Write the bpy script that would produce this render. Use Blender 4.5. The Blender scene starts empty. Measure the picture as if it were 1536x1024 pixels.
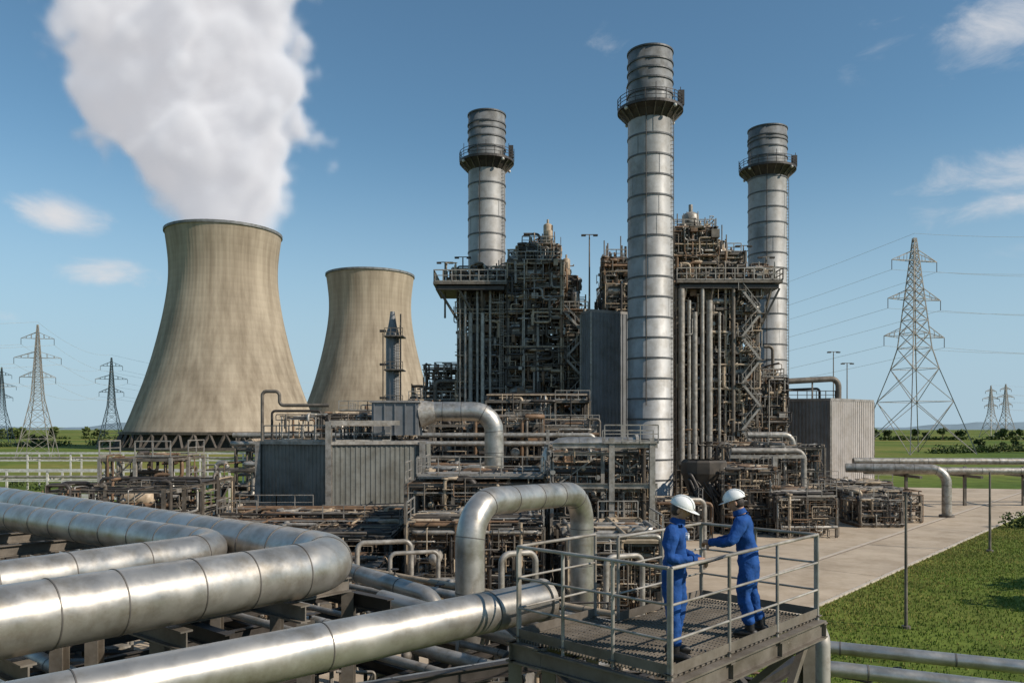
import bpy, math, random, bmesh
from mathutils import Vector, Matrix
random.seed(7)
R=random.random
def U(a,b): return a+(b-a)*random.random()
scene=bpy.context.scene
# ------------------------------------------------------------------ materials
def mk(name,col,metal=0.0,rough=0.6,var=0.25,scale=1.0,bump=0.15,stretch=(1,1,1),col2=None,detail=6,bscale=None,rv=0.12,spec=0.5,dirt=0.0,dscale=2.5):
    m=bpy.data.materials.new(name); m.use_nodes=True
    nt=m.node_tree; n=nt.nodes; l=nt.links
    b=n['Principled BSDF']
    tc=n.new('ShaderNodeTexCoord'); mp=n.new('ShaderNodeMapping'); mp.inputs['Scale'].default_value=stretch
    l.new(tc.outputs['Object'],mp.inputs['Vector'])
    nz=n.new('ShaderNodeTexNoise'); nz.inputs['Scale'].default_value=scale; nz.inputs['Detail'].default_value=detail; nz.inputs['Roughness'].default_value=0.62
    l.new(mp.outputs[0],nz.inputs['Vector'])
    cr=n.new('ShaderNodeValToRGB'); cr.color_ramp.elements[0].position=0.32; cr.color_ramp.elements[1].position=0.68
    c2=col2 if col2 else tuple(c*(1-var*1.3) for c in col)
    c1=col if col2 else tuple(min(1,c*(1+var*0.6)) for c in col)
    cr.color_ramp.elements[0].color=(*c2,1); cr.color_ramp.elements[1].color=(*c1,1)
    l.new(nz.outputs['Fac'],cr.inputs['Fac'])
    csock=cr.outputs['Color']
    if dirt>0:
        # grime patches and fine spotting
        nd=n.new('ShaderNodeTexNoise'); nd.inputs['Scale'].default_value=dscale; nd.inputs['Detail'].default_value=10; nd.inputs['Roughness'].default_value=.72
        l.new(tc.outputs['Object'],nd.inputs['Vector'])
        rd_=n.new('ShaderNodeValToRGB'); e=rd_.color_ramp.elements; e[0].position=.36; e[0].color=(1-dirt,1-dirt*1.12,1-dirt*1.3,1); e[1].position=.56; e[1].color=(1,1,1,1)
        l.new(nd.outputs['Fac'],rd_.inputs['Fac'])
        vm=n.new('ShaderNodeVectorMath'); vm.operation='MULTIPLY'; l.new(csock,vm.inputs[0]); l.new(rd_.outputs['Color'],vm.inputs[1]); csock=vm.outputs[0]
    l.new(csock,b.inputs['Base Color'])
    b.inputs['Metallic'].default_value=metal
    mr=n.new('ShaderNodeMapRange'); mr.inputs['From Min'].default_value=0.3; mr.inputs['From Max'].default_value=0.7
    mr.inputs['To Min'].default_value=max(0.05,rough-rv); mr.inputs['To Max'].default_value=min(1,rough+rv)
    nz2=n.new('ShaderNodeTexNoise'); nz2.inputs['Scale'].default_value=(bscale or scale*4); nz2.inputs['Detail'].default_value=5
    l.new(mp.outputs[0],nz2.inputs['Vector'])
    l.new(nz2.outputs['Fac'],mr.inputs['Value']); l.new(mr.outputs[0],b.inputs['Roughness'])
    b.inputs['Specular IOR Level'].default_value=spec
    if bump>0:
        bp=n.new('ShaderNodeBump'); bp.inputs['Strength'].default_value=bump; bp.inputs['Distance'].default_value=0.03
        l.new(nz2.outputs['Fac'],bp.inputs['Height']); l.new(bp.outputs[0],b.inputs['Normal'])
    return m
M={}
M['alu']=mk('aluminium_cladding',(0.52,0.485,0.435),0.72,0.39,0.18,0.55,0.16,bscale=2.2,rv=.11,dirt=.34,dscale=1.6)
M['alu2']=mk('dull_aluminium',(0.43,0.40,0.355),0.5,0.47,0.25,1.2,0.12,bscale=4,dirt=.4)
M['seam']=mk('cladding_seam',(0.15,0.135,0.12),0.4,0.55,0.2,2,0)
M['stack']=mk('stack_steel',(0.36,0.352,0.338),0.18,0.56,0.30,0.30,0.3,stretch=(1,1,0.35),bscale=1.2,rv=.08,dirt=.28,dscale=.55)
M['stackcap']=mk('stack_cap_steel',(0.20,0.205,0.205),0.15,0.6,0.3,0.5,0.2,stretch=(1,1,0.4),dirt=.35,dscale=.8)
M['band']=mk('stack_band',(0.10,0.10,0.10),0.2,0.55,0.3,1,0)
M['galv']=mk('galvanised_steel',(0.37,0.34,0.30),0.3,0.55,0.3,1.3,0.1,dirt=.35)
M['white']=mk('pale_painted_steel',(0.62,0.60,0.55),0.0,0.5,0.15,1.3,0.05,dirt=.3)
M['grey']=mk('grey_steel',(0.185,0.158,0.128),0.2,0.6,0.35,0.9,0.1,dirt=.3)
M['dark']=mk('dark_steel',(0.055,0.046,0.039),0.2,0.55,0.35,1.2,0.1)
M['rust']=mk('weathered_pipe',(0.20,0.12,0.068),0.1,0.65,0.4,1.4,0.2)
M['beige']=mk('beige_paint',(0.46,0.36,0.25),0.0,0.6,0.25,1.1,0.1,dirt=.35)
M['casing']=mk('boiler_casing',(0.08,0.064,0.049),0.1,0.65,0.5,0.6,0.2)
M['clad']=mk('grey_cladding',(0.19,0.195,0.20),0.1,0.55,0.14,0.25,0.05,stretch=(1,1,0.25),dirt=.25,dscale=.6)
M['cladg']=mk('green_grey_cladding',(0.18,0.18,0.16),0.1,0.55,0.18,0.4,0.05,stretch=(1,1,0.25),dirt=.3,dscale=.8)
M['cladlit']=mk('sunlit_cladding',(0.47,0.43,0.395),0.05,0.6,0.12,0.25,0.05,stretch=(1,1,0.25),dirt=.22,dscale=.5)  # paler tone paints sunlight into the control building's right-hand walls
M['roof']=mk('roof_sheet',(0.30,0.28,0.26),0.1,0.6,0.25,0.6,0.1,dirt=.3)
M['pad']=mk('yard_concrete',(0.52,0.415,0.30),0,0.9,0.2,0.16,0.3,col2=(0.39,0.31,0.225),bscale=2.5,detail=9,dirt=.26,dscale=.35)
M['joint']=mk('joint_seal',(0.24,0.19,0.145),0,0.9,0.2,1,0)
M['kerb']=mk('kerb_concrete',(0.50,0.43,0.35),0,0.85,0.15,2,0.1)
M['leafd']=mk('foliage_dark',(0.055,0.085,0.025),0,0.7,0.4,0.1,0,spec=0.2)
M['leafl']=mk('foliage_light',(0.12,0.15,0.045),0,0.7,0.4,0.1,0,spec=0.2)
M['bark']=mk('bark',(0.12,0.09,0.06),0,0.9,0.3,3,0.3)
M['hill']=mk('far_hill',(0.20,0.27,0.31),0,0.9,0.15,0.005,0)  # bluish base colour stands in for distance haze
M['blade']=mk('grass_blades',(0.155,0.22,0.033),0,0.6,0.3,0.25,0,col2=(0.08,0.135,0.02),spec=0.2)
M['bladey']=mk('grass_blades_dry',(0.32,0.27,0.08),0,0.7,0.3,0.25,0,col2=(0.19,0.20,0.05),spec=0.2)
M['suit']=mk('blue_coverall',(0.018,0.075,0.26),0,0.85,0.3,5,0.5,bscale=16,spec=.2)
M['skin']=mk('skin',(0.42,0.23,0.15),0,0.5,0.1,10,0.05)
M['helmet']=mk('white_helmet',(0.82,0.81,0.78),0,0.3,0.05,4,0)
M['boot']=mk('black_boot',(0.02,0.018,0.016),0,0.5,0.3,10,0.1)
M['hair']=mk('dark_hair',(0.03,0.02,0.015),0,0.6,0.3,30,0.3)
M['paper']=mk('clipboard',(0.05,0.05,0.055),0,0.4,0.1,4,0)
M['badge']=mk('white_badge',(0.75,0.75,0.75),0,0.6,0.1,10,0)

def shellmat():
    m=bpy.data.materials.new('cooling_tower_concrete'); m.use_nodes=True
    nt=m.node_tree;n=nt.nodes;l=nt.links;b=n['Principled BSDF']
    tc=n.new('ShaderNodeTexCoord')
    mp=n.new('ShaderNodeMapping'); mp.inputs['Scale'].default_value=(0.22,0.22,0.012); l.new(tc.outputs['Object'],mp.inputs['Vector'])
    nz=n.new('ShaderNodeTexNoise'); nz.inputs['Scale'].default_value=1; nz.inputs['Detail'].default_value=8; nz.inputs['Roughness'].default_value=.65; l.new(mp.outputs[0],nz.inputs['Vector'])
    cr=n.new('ShaderNodeValToRGB'); cr.color_ramp.elements[0].position=0.33; cr.color_ramp.elements[1].position=0.66
    cr.color_ramp.elements[0].color=(0.27,0.215,0.155,1); cr.color_ramp.elements[1].color=(0.46,0.38,0.285,1)
    l.new(nz.outputs['Fac'],cr.inputs['Fac'])
    n2=n.new('ShaderNodeTexNoise'); n2.inputs['Scale'].default_value=0.04; n2.inputs['Detail'].default_value=6; l.new(tc.outputs['Object'],n2.inputs['Vector'])
    wv=n.new('ShaderNodeTexWave'); wv.bands_direction='Z'; wv.inputs['Scale'].default_value=0.10; wv.inputs['Distortion'].default_value=0.3
    wv.wave_profile='SAW'
    l.new(tc.outputs['Object'],wv.inputs['Vector'])
    mr=n.new('ShaderNodeMapRange'); mr.inputs['To Min'].default_value=0.93; mr.inputs['To Max'].default_value=1.0; l.new(wv.outputs['Fac'],mr.inputs['Value'])
    mr2=n.new('ShaderNodeMapRange'); mr2.inputs['From Min'].default_value=.3; mr2.inputs['From Max'].default_value=.7; mr2.inputs['To Min'].default_value=0.8; mr2.inputs['To Max'].default_value=1.08; l.new(n2.outputs['Fac'],mr2.inputs['Value'])
    mu=n.new('ShaderNodeMath'); mu.operation='MULTIPLY'; l.new(mr.outputs[0],mu.inputs[0]); l.new(mr2.outputs[0],mu.inputs[1])
    vm=n.new('ShaderNodeVectorMath'); vm.operation='SCALE'; l.new(cr.outputs['Color'],vm.inputs[0]); l.new(mu.outputs[0],vm.inputs['Scale'])
    l.new(vm.outputs[0],b.inputs['Base Color']); b.inputs['Roughness'].default_value=0.95; b.inputs['Specular IOR Level'].default_value=0.1
    return m
M['shell']=shellmat()
def groundmat():
    m=bpy.data.materials.new('meadow_grass'); m.use_nodes=True
    nt=m.node_tree;n=nt.nodes;l=nt.links;b=n['Principled BSDF']
    tc=n.new('ShaderNodeTexCoord')
    a=n.new('ShaderNodeTexNoise'); a.inputs['Scale'].default_value=0.014; a.inputs['Detail'].default_value=8; l.new(tc.outputs['Object'],a.inputs['Vector'])
    c=n.new('ShaderNodeTexNoise'); c.inputs['Scale'].default_value=0.35; c.inputs['Detail'].default_value=8; c.inputs['Roughness'].default_value=.7; l.new(tc.outputs['Object'],c.inputs['Vector'])
    r1=n.new('ShaderNodeValToRGB'); e=r1.color_ramp.elements; e[0].position=.36; e[0].color=(0.085,0.135,0.025,1); e[1].position=.62; e[1].color=(0.22,0.205,0.06,1)
    x=e.new(.5); x.color=(0.13,0.17,0.035,1)
    r2=n.new('ShaderNodeValToRGB'); e=r2.color_ramp.elements; e[0].position=.3; e[0].color=(0.55,0.55,0.5,1); e[1].position=.7; e[1].color=(1.3,1.25,1.1,1)
    l.new(a.outputs['Fac'],r1.inputs['Fac']); l.new(c.outputs['Fac'],r2.inputs['Fac'])
    vm=n.new('ShaderNodeVectorMath'); vm.operation='MULTIPLY'; l.new(r1.outputs['Color'],vm.inputs[0]); l.new(r2.outputs['Color'],vm.inputs[1])
    l.new(vm.outputs[0],b.inputs['Base Color']); b.inputs['Roughness'].default_value=.95; b.inputs['Specular IOR Level'].default_value=.1
    bp=n.new('ShaderNodeBump'); bp.inputs['Strength'].default_value=.6; bp.inputs['Distance'].default_value=.2; l.new(c.outputs['Fac'],bp.inputs['Height']); l.new(bp.outputs[0],b.inputs['Normal'])
    return m
M['ground']=groundmat()

# ------------------------------------------------------------------ mesh builder
V=Vector
def frames(path):
    n=len(path); T=[]
    for i in range(n):
        a=path[max(0,i-1)]; b=path[min(n-1,i+1)]
        t=(b-a); T.append(t.normalized() if t.length>1e-9 else V((0,0,1)))
    up=V((0,0,1)) if abs(T[0].z)<0.9 else V((1,0,0))
    N=[(up-T[0]*up.dot(T[0])).normalized()]
    for i in range(1,n):
        v=N[-1]-T[i]*N[-1].dot(T[i])
        N.append(v.normalized() if v.length>1e-6 else N[-1])
    return T,N
def fillet(pts,Rr,n=5):
    pts=[V(p) for p in pts]
    if len(pts)<3: return pts
    out=[pts[0]]
    for i in range(1,len(pts)-1):
        p=pts[i]; a=pts[i-1]-p; b=pts[i+1]-p
        la,lb=a.length,b.length
        if la<1e-6 or lb<1e-6: continue
        a/=la; b/=lb
        if a.dot(b)<-0.999: out.append(p); continue
        th=math.pi-a.angle(b)
        d=min(Rr*math.tan(th/2),la*0.48,lb*0.48)
        P0=p+a*d;P3=p+b*d;P1=p+a*d*0.45;P2=p+b*d*0.45
        for k in range(n+1):
            t=k/n
            out.append(P0*(1-t)**3+P1*3*t*(1-t)**2+P2*3*t*t*(1-t)+P3*t**3)
    out.append(pts[-1]); return out
class MB:
    def __init__(s): s.v=[];s.f=[];s.m=[];s.sm=[];s.mats=[]
    def mi(s,k):
        if k not in s.mats: s.mats.append(k)
        return s.mats.index(k)
    def add(s,vs,fs,k,smooth=False):
        o=len(s.v); s.v.extend([tuple(v) for v in vs]); mi=s.mi(k)
        for f in fs: s.f.append(tuple(i+o for i in f)); s.m.append(mi); s.sm.append(smooth)
    def box(s,c,d,k,rz=0):
        hx,hy,hz=d[0]/2,d[1]/2,d[2]/2; ca,sa=math.cos(rz),math.sin(rz)
        vs=[]
        for z in(-hz,hz):
            for x,y in((-hx,-hy),(hx,-hy),(hx,hy),(-hx,hy)):
                vs.append((c[0]+x*ca-y*sa,c[1]+x*sa+y*ca,c[2]+z))
        s.add(vs,[(3,2,1,0),(4,5,6,7),(0,1,5,4),(1,2,6,5),(2,3,7,6),(3,0,4,7)],k)
    def beam(s,p,q,w,h,k):
        p=V(p);q=V(q);t=q-p
        if t.length<1e-6:return
        t.normalize(); up=V((0,0,1)) if abs(t.z)<.95 else V((0,1,0))
        a=t.cross(up).normalized(); b=a.cross(t).normalized()
        vs=[e+a*x*w/2+b*y*h/2 for e in(p,q) for x,y in((-1,-1),(1,-1),(1,1),(-1,1))]
        s.add(vs,[(3,2,1,0),(4,5,6,7),(0,1,5,4),(1,2,6,5),(2,3,7,6),(3,0,4,7)],k)
    def ibeam(s,p,q,w,h,k):
        p=V(p);q=V(q);t=(q-p).normalized(); up=V((0,0,1)) if abs(t.z)<.95 else V((0,1,0))
        a=t.cross(up).normalized(); b=a.cross(t).normalized(); f=h*0.09
        s.beam(p,q,w*0.12,h-2*f-0.004,k)
        s.beam(p+b*(h/2-f/2),q+b*(h/2-f/2),w,f,k); s.beam(p-b*(h/2-f/2),q-b*(h/2-f/2),w,f,k)
    def tube(s,path,r,seg,k,caps=True,smooth=True):
        path=[V(p) for p in path]; T,N=frames(path); n=len(path)
        rr=r if isinstance(r,(list,tuple)) else [r]*n
        vs=[];fs=[]
        for i in range(n):
            B=T[i].cross(N[i])
            for j in range(seg):
                a=2*math.pi*j/seg
                vs.append(path[i]+(N[i]*math.cos(a)+B*math.sin(a))*rr[i])
        for i in range(n-1):
            for j in range(seg):
                j2=(j+1)%seg
                fs.append((i*seg+j,i*seg+j2,(i+1)*seg+j2,(i+1)*seg+j))
        s.add(vs,fs,k,smooth)
        if caps:
            s.add(vs[:seg],[tuple(range(seg))[::-1]],k); s.add(vs[-seg:],[tuple(range(seg))],k)
    def lathe(s,c,prof,seg,k,smooth=True,rib=None,cap=False):
        vs=[];fs=[]
        for (r,z) in prof:
            for j in range(seg):
                a=2*math.pi*j/seg; q=r+(rib[1] if rib and j%rib[0]==0 and r>0 else 0)
                vs.append((c[0]+q*math.cos(a),c[1]+q*math.sin(a),c[2]+z))
        for i in range(len(prof)-1):
            for j in range(seg):
                j2=(j+1)%seg; fs.append((i*seg+j,i*seg+j2,(i+1)*seg+j2,(i+1)*seg+j))
        s.add(vs,fs,k,smooth)
        if cap: s.add(vs[-seg:],[tuple(range(seg))],k)
    def ell(s,c,r,k,seg=12,rings=8,fn=None,rot=None):
        vs=[];fs=[]
        for i in range(rings+1):
            ph=math.pi*i/rings
            for j in range(seg):
                a=2*math.pi*j/seg
                p=V((math.sin(ph)*math.cos(a)*r[0],math.sin(ph)*math.sin(a)*r[1],math.cos(ph)*r[2]))
                if fn:p=fn(p)
                if rot: p=rot@p
                vs.append(V(c)+p)
        for i in range(rings):
            for j in range(seg):
                j2=(j+1)%seg; fs.append((i*seg+j,(i+1)*seg+j,(i+1)*seg+j2,i*seg+j2))
        s.add(vs,fs,k,True)
    def pipe(s,pts,r,Rr=None,seg=14,k='alu',seam=None,sk='seam',n=8,sw=0.03,flange=False):
        path=fillet(pts,Rr if Rr else r*2.6,n)
        s.tube(path,r,seg,k)
        if seam:
            L=[0]
            for i in range(1,len(path)): L.append(L[-1]+(path[i]-path[i-1]).length)
            d=seam*0.5; i=1
            while d<L[-1]-0.02:
                while i<len(L)-1 and L[i]<d:i+=1
                t=(path[i]-path[i-1]).normalized(); p=path[i-1]+t*(d-L[i-1])
                s.tube([p-t*sw/2,p+t*sw/2],r*1.018+0.002,seg,sk)
                d+=seam*U(.85,1.15)
        if flange:
            for e,t in((path[0],(path[1]-path[0]).normalized()),(path[-1],(path[-2]-path[-1]).normalized())):
                s.tube([e,e+t*r*0.35],r*1.3,seg,'galv',smooth=False)
    def rail(s,p,q,h=1.1,sp=1.5,r=.03,k='galv',toe=True):
        p=V(p);q=V(q);L=(q-p).length; n=max(1,round(L/sp)); z=V((0,0,1))
        for i in range(n+1):
            a=p.lerp(q,i/n); s.beam(a,a+z*h,r*2,r*2,k)
        s.beam(p+z*h,q+z*h,r*2.2,r*2.2,k); s.beam(p+z*h*.52,q+z*h*.52,r*1.6,r*1.6,k)
        if toe: s.beam(p+z*.07,q+z*.07,r*.8,.13,k)
    def obj(s,name,parent=None):
        me=bpy.data.meshes.new(name); me.from_pydata(s.v,[],s.f)
        for k in s.mats: me.materials.append(M[k])
        me.polygons.foreach_set('material_index',s.m); me.polygons.foreach_set('use_smooth',s.sm)
        me.update(); o=bpy.data.objects.new(name,me); scene.collection.objects.link(o)
        if parent:o.parent=parent
        return o
def empty(name,loc=(0,0,0)):
    o=bpy.data.objects.new(name,None); o.location=loc; scene.collection.objects.link(o); o.empty_display_size=.2; return o

def walk(mb,B,r,k,steps=5,seg=6,smin=0.6,smax=4,n=3):
    x0,x1,y0,y1,z0,z1=B
    p=V((U(x0,x1),U(y0,y1),U(z0,z1))); pts=[p.copy()]; last=-1
    for _ in range(steps):
        ax=random.choice([a for a in(0,1,2,2,0) if a!=last]); last=ax
        lo,hi=((x0,x1),(y0,y1),(z0,z1))[ax]
        v=p[ax]+U(smin,smax)*random.choice((-1,1)); v=min(hi,max(lo,v))
        if abs(v-p[ax])<smin*.6: v=lo+hi-p[ax] if abs(lo+hi-2*p[ax])>smin*.6 else p[ax]+smin*(1 if p[ax]<(lo+hi)/2 else -1)
        q=p.copy(); q[ax]=v; pts.append(q); p=q
    mb.tube(fillet(pts,r*2.5,n),r,seg,k)
    for q in pts[1:-1]:
        if R()<.3:
            mb.tube([q-V((0,0,r*.4)),q+V((0,0,r*.4))],r*1.9,8,k,smooth=False)
    return pts
def valve(mb,p,s,k='grey'):
    p=V(p); mb.ell(p,(s,s,s),k,8,6); mb.tube([p,p+V((0,0,s*2.4))],s*.25,6,'dark'); mb.tube([p+V((0,0,s*2.3)),p+V((0,0,s*2.5))],s*1.0,10,'dark',smooth=False)
def vessel_v(mb,c,r,h,k='alu2',seg=14):
    x,y,z=c; pr=[(r*.01,0),(r*.5,.07*r),(r,.4*r),(r,h-.5*r),(r*.85,h-.25*r),(r*.5,h-.06*r),(r*.01,h)]
    mb.lathe(c,pr,seg,k); mb.tube([(x,y,z+h-.1),(x,y,z+h+r*.9)],r*.25,8,k)
    mb.tube([(x,y,z+h*.5-.05),(x,y,z+h*.5+.05)],r*1.04,seg,'seam')
def vessel_h(mb,c,r,L,k='alu2',ax=0,seg=14):
    c=V(c); d=V((1,0,0)) if ax==0 else V((0,1,0))
    path=[c+d*t for t in(-L/2-r*.6,-L/2-r*.5,-L/2-.25*r,-L/2,L/2,L/2+.25*r,L/2+r*.5,L/2+r*.6)]
    mb.tube(path,[r*.1,r*.5,r*.85,r,r,r*.85,r*.5,r*.1],seg,k)
    for t in(-L*.3,L*.3): mb.box(c+d*t-V((0,0,r)),(.25 if ax==0 else r*1.4,r*1.4 if ax==0 else .25,r*1.2),'grey')
PAL=['grey','galv','rust','alu2','dark','beige','rust','grey','casing','dark','beige']
def clutter(mb,B,n,rr=(.05,.2),steps=5,seg=6,smax=4,pal=PAL,smin=.6):
    for _ in range(n):
        r=rr[0]+(rr[1]-rr[0])*R()**2.2
        walk(mb,B,r,random.choice(pal),random.randint(2,steps),seg,smin,smax)
def boxes(mb,B,n,s=(.3,1.2),pal=PAL):
    for _ in range(n):
        mb.box((U(B[0],B[1]),U(B[2],B[3]),U(B[4],B[5])),(U(*s),U(*s),U(*s)),random.choice(pal))
def linsp(a,b,d):
    n=max(1,round((b-a)/d)); return [a+(b-a)*i/n for i in range(n+1)]
def frame(mb,x0,x1,y0,y1,z0,z1,dx=4,dy=4,dz=3,w=.3,k='grey',k2='grey',floor=.5,rail=.7,rr=.045,brace=.25,ib=False,inner=False,railk='galv'):
    X=linsp(x0,x1,dx);Y=linsp(y0,y1,dy);Z=linsp(z0,z1,dz)
    bm=mb.ibeam if ib else mb.beam
    for i,x in enumerate(X):
        for j,y in enumerate(Y):
            if inner or i in(0,len(X)-1) or j in(0,len(Y)-1): bm((x,y,z0),(x,y,z1+.02),w,w,k)
    for z in Z[1:]:
        for y in Y:
            bm((x0,y,z-w*.5),(x1,y,z-w*.5),w*.7,w*.97,k2)
        for x in X:
            bm((x,y0,z-w*.55),(x,y1,z-w*.55),w*.66,w*.8,k2)
        for i in range(len(X)-1):
            for j in range(len(Y)-1):
                if R()<floor: mb.box(((X[i]+X[i+1])/2,(Y[j]+Y[j+1])/2,z+.06),(X[i+1]-X[i]-.01,Y[j+1]-Y[j]-.01,.06),'dark' if R()<.5 else 'grey')
        if rail>0:
            for i in range(len(X)-1):
                if R()<rail: mb.rail((X[i],y0-.02,z+.1),(X[i+1],y0-.02,z+.1),1.1,1.3,rr,railk)
                if R()<rail*.5: mb.rail((X[i],y1,z+.1),(X[i+1],y1,z+.1),1.1,1.3,rr,railk)
            for j in range(len(Y)-1):
                for x in(x0-.02,x1+.02):
                    if R()<rail*.8: mb.rail((x,Y[j],z+.1),(x,Y[j+1],z+.1),1.1,1.3,rr,railk)
    for a in range(len(Z)-1):
        for i in range(len(X)-1):
            if R()<brace:
                mb.beam((X[i],y0,Z[a]),(X[i+1],y0,Z[a+1]),w*.4,w*.4,k2)
                if R()<.5: mb.beam((X[i+1],y0+.05,Z[a]),(X[i],y0+.05,Z[a+1]),w*.4,w*.4,k2)
        for j in range(len(Y)-1):
            if R()<brace: mb.beam((x0,Y[j],Z[a]),(x0,Y[j+1],Z[a+1]),w*.4,w*.4,k2); mb.beam((x1,Y[j],Z[a]),(x1,Y[j+1],Z[a+1]),w*.4,w*.4,k2)
def ladder(mb,x,y,z0,z1,w=.5,r=.04,k='galv'):
    for d in(-w/2,w/2): mb.beam((x+d,y,z0),(x+d,y,z1),r,r,k)
    z=z0
    while z<z1: mb.beam((x-w/2,y,z),(x+w/2,y,z),r*.8,r*.8,k); z+=.35
    z=z0+2.5
    while z<z1:
        mb.tube([(x+.4*math.cos(a),y-.4+.4*math.sin(a),z) for a in [math.pi*(-1+.25*i) for i in range(5)]],r*.5,4,k); z+=1
def stairs(mb,x0,x1,y,z0,z1,rise=3.):
    # zig-zag steel stair between landings
    z=z0; s=1
    while z<z1-.5:
        a,b=(x0,x1) if s>0 else (x1,x0)
        for yy in(y-.45,y+.45):
            mb.beam((a,yy,z),(b,yy,z+rise),.1,.28,'galv'); mb.beam((a,yy,z+1.05),(b,yy,z+rise+1.05),.07,.07,'galv')
            for f in(.2,.5,.8): p=V((a,yy,z)).lerp(V((b,yy,z+rise)),f); mb.beam(p,p+V((0,0,1.05)),.06,.06,'galv')
        for i in range(1,12):
            p=V((a,y,z)).lerp(V((b,y,z+rise)),i/12); mb.box(p,(.26,.86,.05),'dark')
        mb.box((b,y,z+rise),(1.1,1.3,.1),'grey'); mb.beam((b+s*.5,y-.6,z+rise),(b+s*.5,y-.6,z+rise+1.1),.07,.07,'galv')
        z+=rise; s=-s
def ribwall(mb,p,q,z0,z1,pitch=.5,dep=.08,k='clad'):
    p=V((*p,0));q=V((*q,0));L=(q-p).length;t=(q-p)/L; nn=V((t.y,-t.x,0)); n=int(L/pitch)
    pts=[]
    for i in range(n):
        s0=i*L/n; w=L/n
        for a,o in((0,0),(.45,0),(.55,dep),(.9,dep),):
            pts.append(p+t*(s0+a*w)+nn*o)
    pts.append(q)
    m=len(pts); vs=[(a.x,a.y,z0) for a in pts]+[(a.x,a.y,z1) for a in pts]
    mb.add(vs,[(i,i+1,i+1+m,i+m) for i in range(m-1)],k)

# ------------------------------------------------------------------ camera / light / world
H=9.4
cam=bpy.data.cameras.new('camera'); co=bpy.data.objects.new('camera',cam); scene.collection.objects.link(co)
co.location=(0,0,H); co.rotation_euler=(math.radians(90),0,0); cam.lens=28.0; cam.sensor_width=36; cam.shift_y=128/1536; cam.clip_end=20000; cam.clip_start=.1
scene.camera=co
SUN_EL=math.radians(36); az=V((0.91,-0.41)); az.normalize()
d=V((az.x*math.cos(SUN_EL),az.y*math.cos(SUN_EL),math.sin(SUN_EL)))
sl=bpy.data.lights.new('sun','SUN'); sl.energy=4.7; sl.angle=math.radians(.5); sl.color=(1,.915,.80)
so=bpy.data.objects.new('sun',sl); so.rotation_euler=d.to_track_quat('Z','Y').to_euler(); so.location=(60,-40,80); scene.collection.objects.link(so)
w=bpy.data.worlds.new('World'); scene.world=w; w.use_nodes=True
nt=w.node_tree;n=nt.nodes;l=nt.links; n.clear()
out=n.new('ShaderNodeOutputWorld'); bg=n.new('ShaderNodeBackground'); sky=n.new('ShaderNodeTexSky'); sky.sky_type='NISHITA'; sky.sun_disc=False
sky.sun_elevation=SUN_EL; sky.sun_rotation=math.atan2(az.x,az.y); sky.air_density=1.0; sky.dust_density=0.1; sky.ozone_density=1.5
bg.inputs['Strength'].default_value=0.108
tint=n.new('ShaderNodeVectorMath'); tint.operation='MULTIPLY'; tint.inputs[1].default_value=(.80,1.04,1.05); l.new(sky.outputs[0],tint.inputs[0])
l.new(tint.outputs[0],bg.inputs['Color'])
tc=n.new('ShaderNodeTexCoord')
sp=n.new('ShaderNodeSeparateXYZ'); l.new(tc.outputs['Generated'],sp.inputs[0])
hz=n.new('ShaderNodeMapRange'); hz.interpolation_type='SMOOTHERSTEP'; hz.inputs['From Min'].default_value=-.02; hz.inputs['From Max'].default_value=.38; hz.inputs['To Min'].default_value=.92; hz.inputs['To Max'].default_value=0
l.new(sp.outputs[2],hz.inputs['Value'])
bgh=n.new('ShaderNodeBackground'); bgh.inputs['Color'].default_value=(.40,.545,.67,1); bgh.inputs['Strength'].default_value=1.0
mh=n.new('ShaderNodeMixShader'); l.new(hz.outputs[0],mh.inputs[0]); l.new(bg.outputs[0],mh.inputs[1]); l.new(bgh.outputs[0],mh.inputs[2])
bg2=n.new('ShaderNodeBackground'); bg2.inputs['Color'].default_value=(.84,.85,.88,1); bg2.inputs['Strength'].default_value=.84
mp=n.new('ShaderNodeMapping'); mp.inputs['Scale'].default_value=(1,1,2.0); l.new(tc.outputs['Generated'],mp.inputs['Vector'])
nz=n.new('ShaderNodeTexNoise'); nz.inputs['Scale'].default_value=10; nz.inputs['Detail'].default_value=10; nz.inputs['Roughness'].default_value=.62; nz.inputs['Distortion'].default_value=.5
l.new(mp.outputs[0],nz.inputs['Vector'])
acc=None
CL=[(-.568,.268,.055,.022,1.0),(-.512,.192,.062,.015,.85),(.118,.475,.05,.025,.40),(.455,.483,.05,.028,.58),(.615,.505,.08,.045,.78),
    (.60,.315,.11,.032,.80),(.57,.275,.11,.024,.76),(-.64,.14,.03,.01,.6),(-.12,.248,.045,.014,.42),(.66,.225,.05,.012,.6),(.42,.45,.04,.02,.38)]
for (u,v,a,b_,wt) in CL:
    c=V((u,1,v)); c.normalize()
    sb=n.new('ShaderNodeVectorMath'); sb.operation='SUBTRACT'; l.new(tc.outputs['Generated'],sb.inputs[0]); sb.inputs[1].default_value=c
    ml=n.new('ShaderNodeVectorMath'); ml.operation='MULTIPLY'; l.new(sb.outputs[0],ml.inputs[0]); ml.inputs[1].default_value=(1/a,1/a,1/b_)
    ln=n.new('ShaderNodeVectorMath'); ln.operation='LENGTH'; l.new(ml.outputs[0],ln.inputs[0])
    mr=n.new('ShaderNodeMapRange'); mr.interpolation_type='SMOOTHSTEP'; mr.inputs['From Min'].default_value=0; mr.inputs['From Max'].default_value=1.5; mr.inputs['To Min'].default_value=wt; mr.inputs['To Max'].default_value=0
    l.new(ln.outputs['Value'],mr.inputs['Value'])
    if acc is None: acc=mr.outputs[0]
    else:
        mx=n.new('ShaderNodeMath'); mx.operation='MAXIMUM'; l.new(acc,mx.inputs[0]); l.new(mr.outputs[0],mx.inputs[1]); acc=mx.outputs[0]
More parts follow.
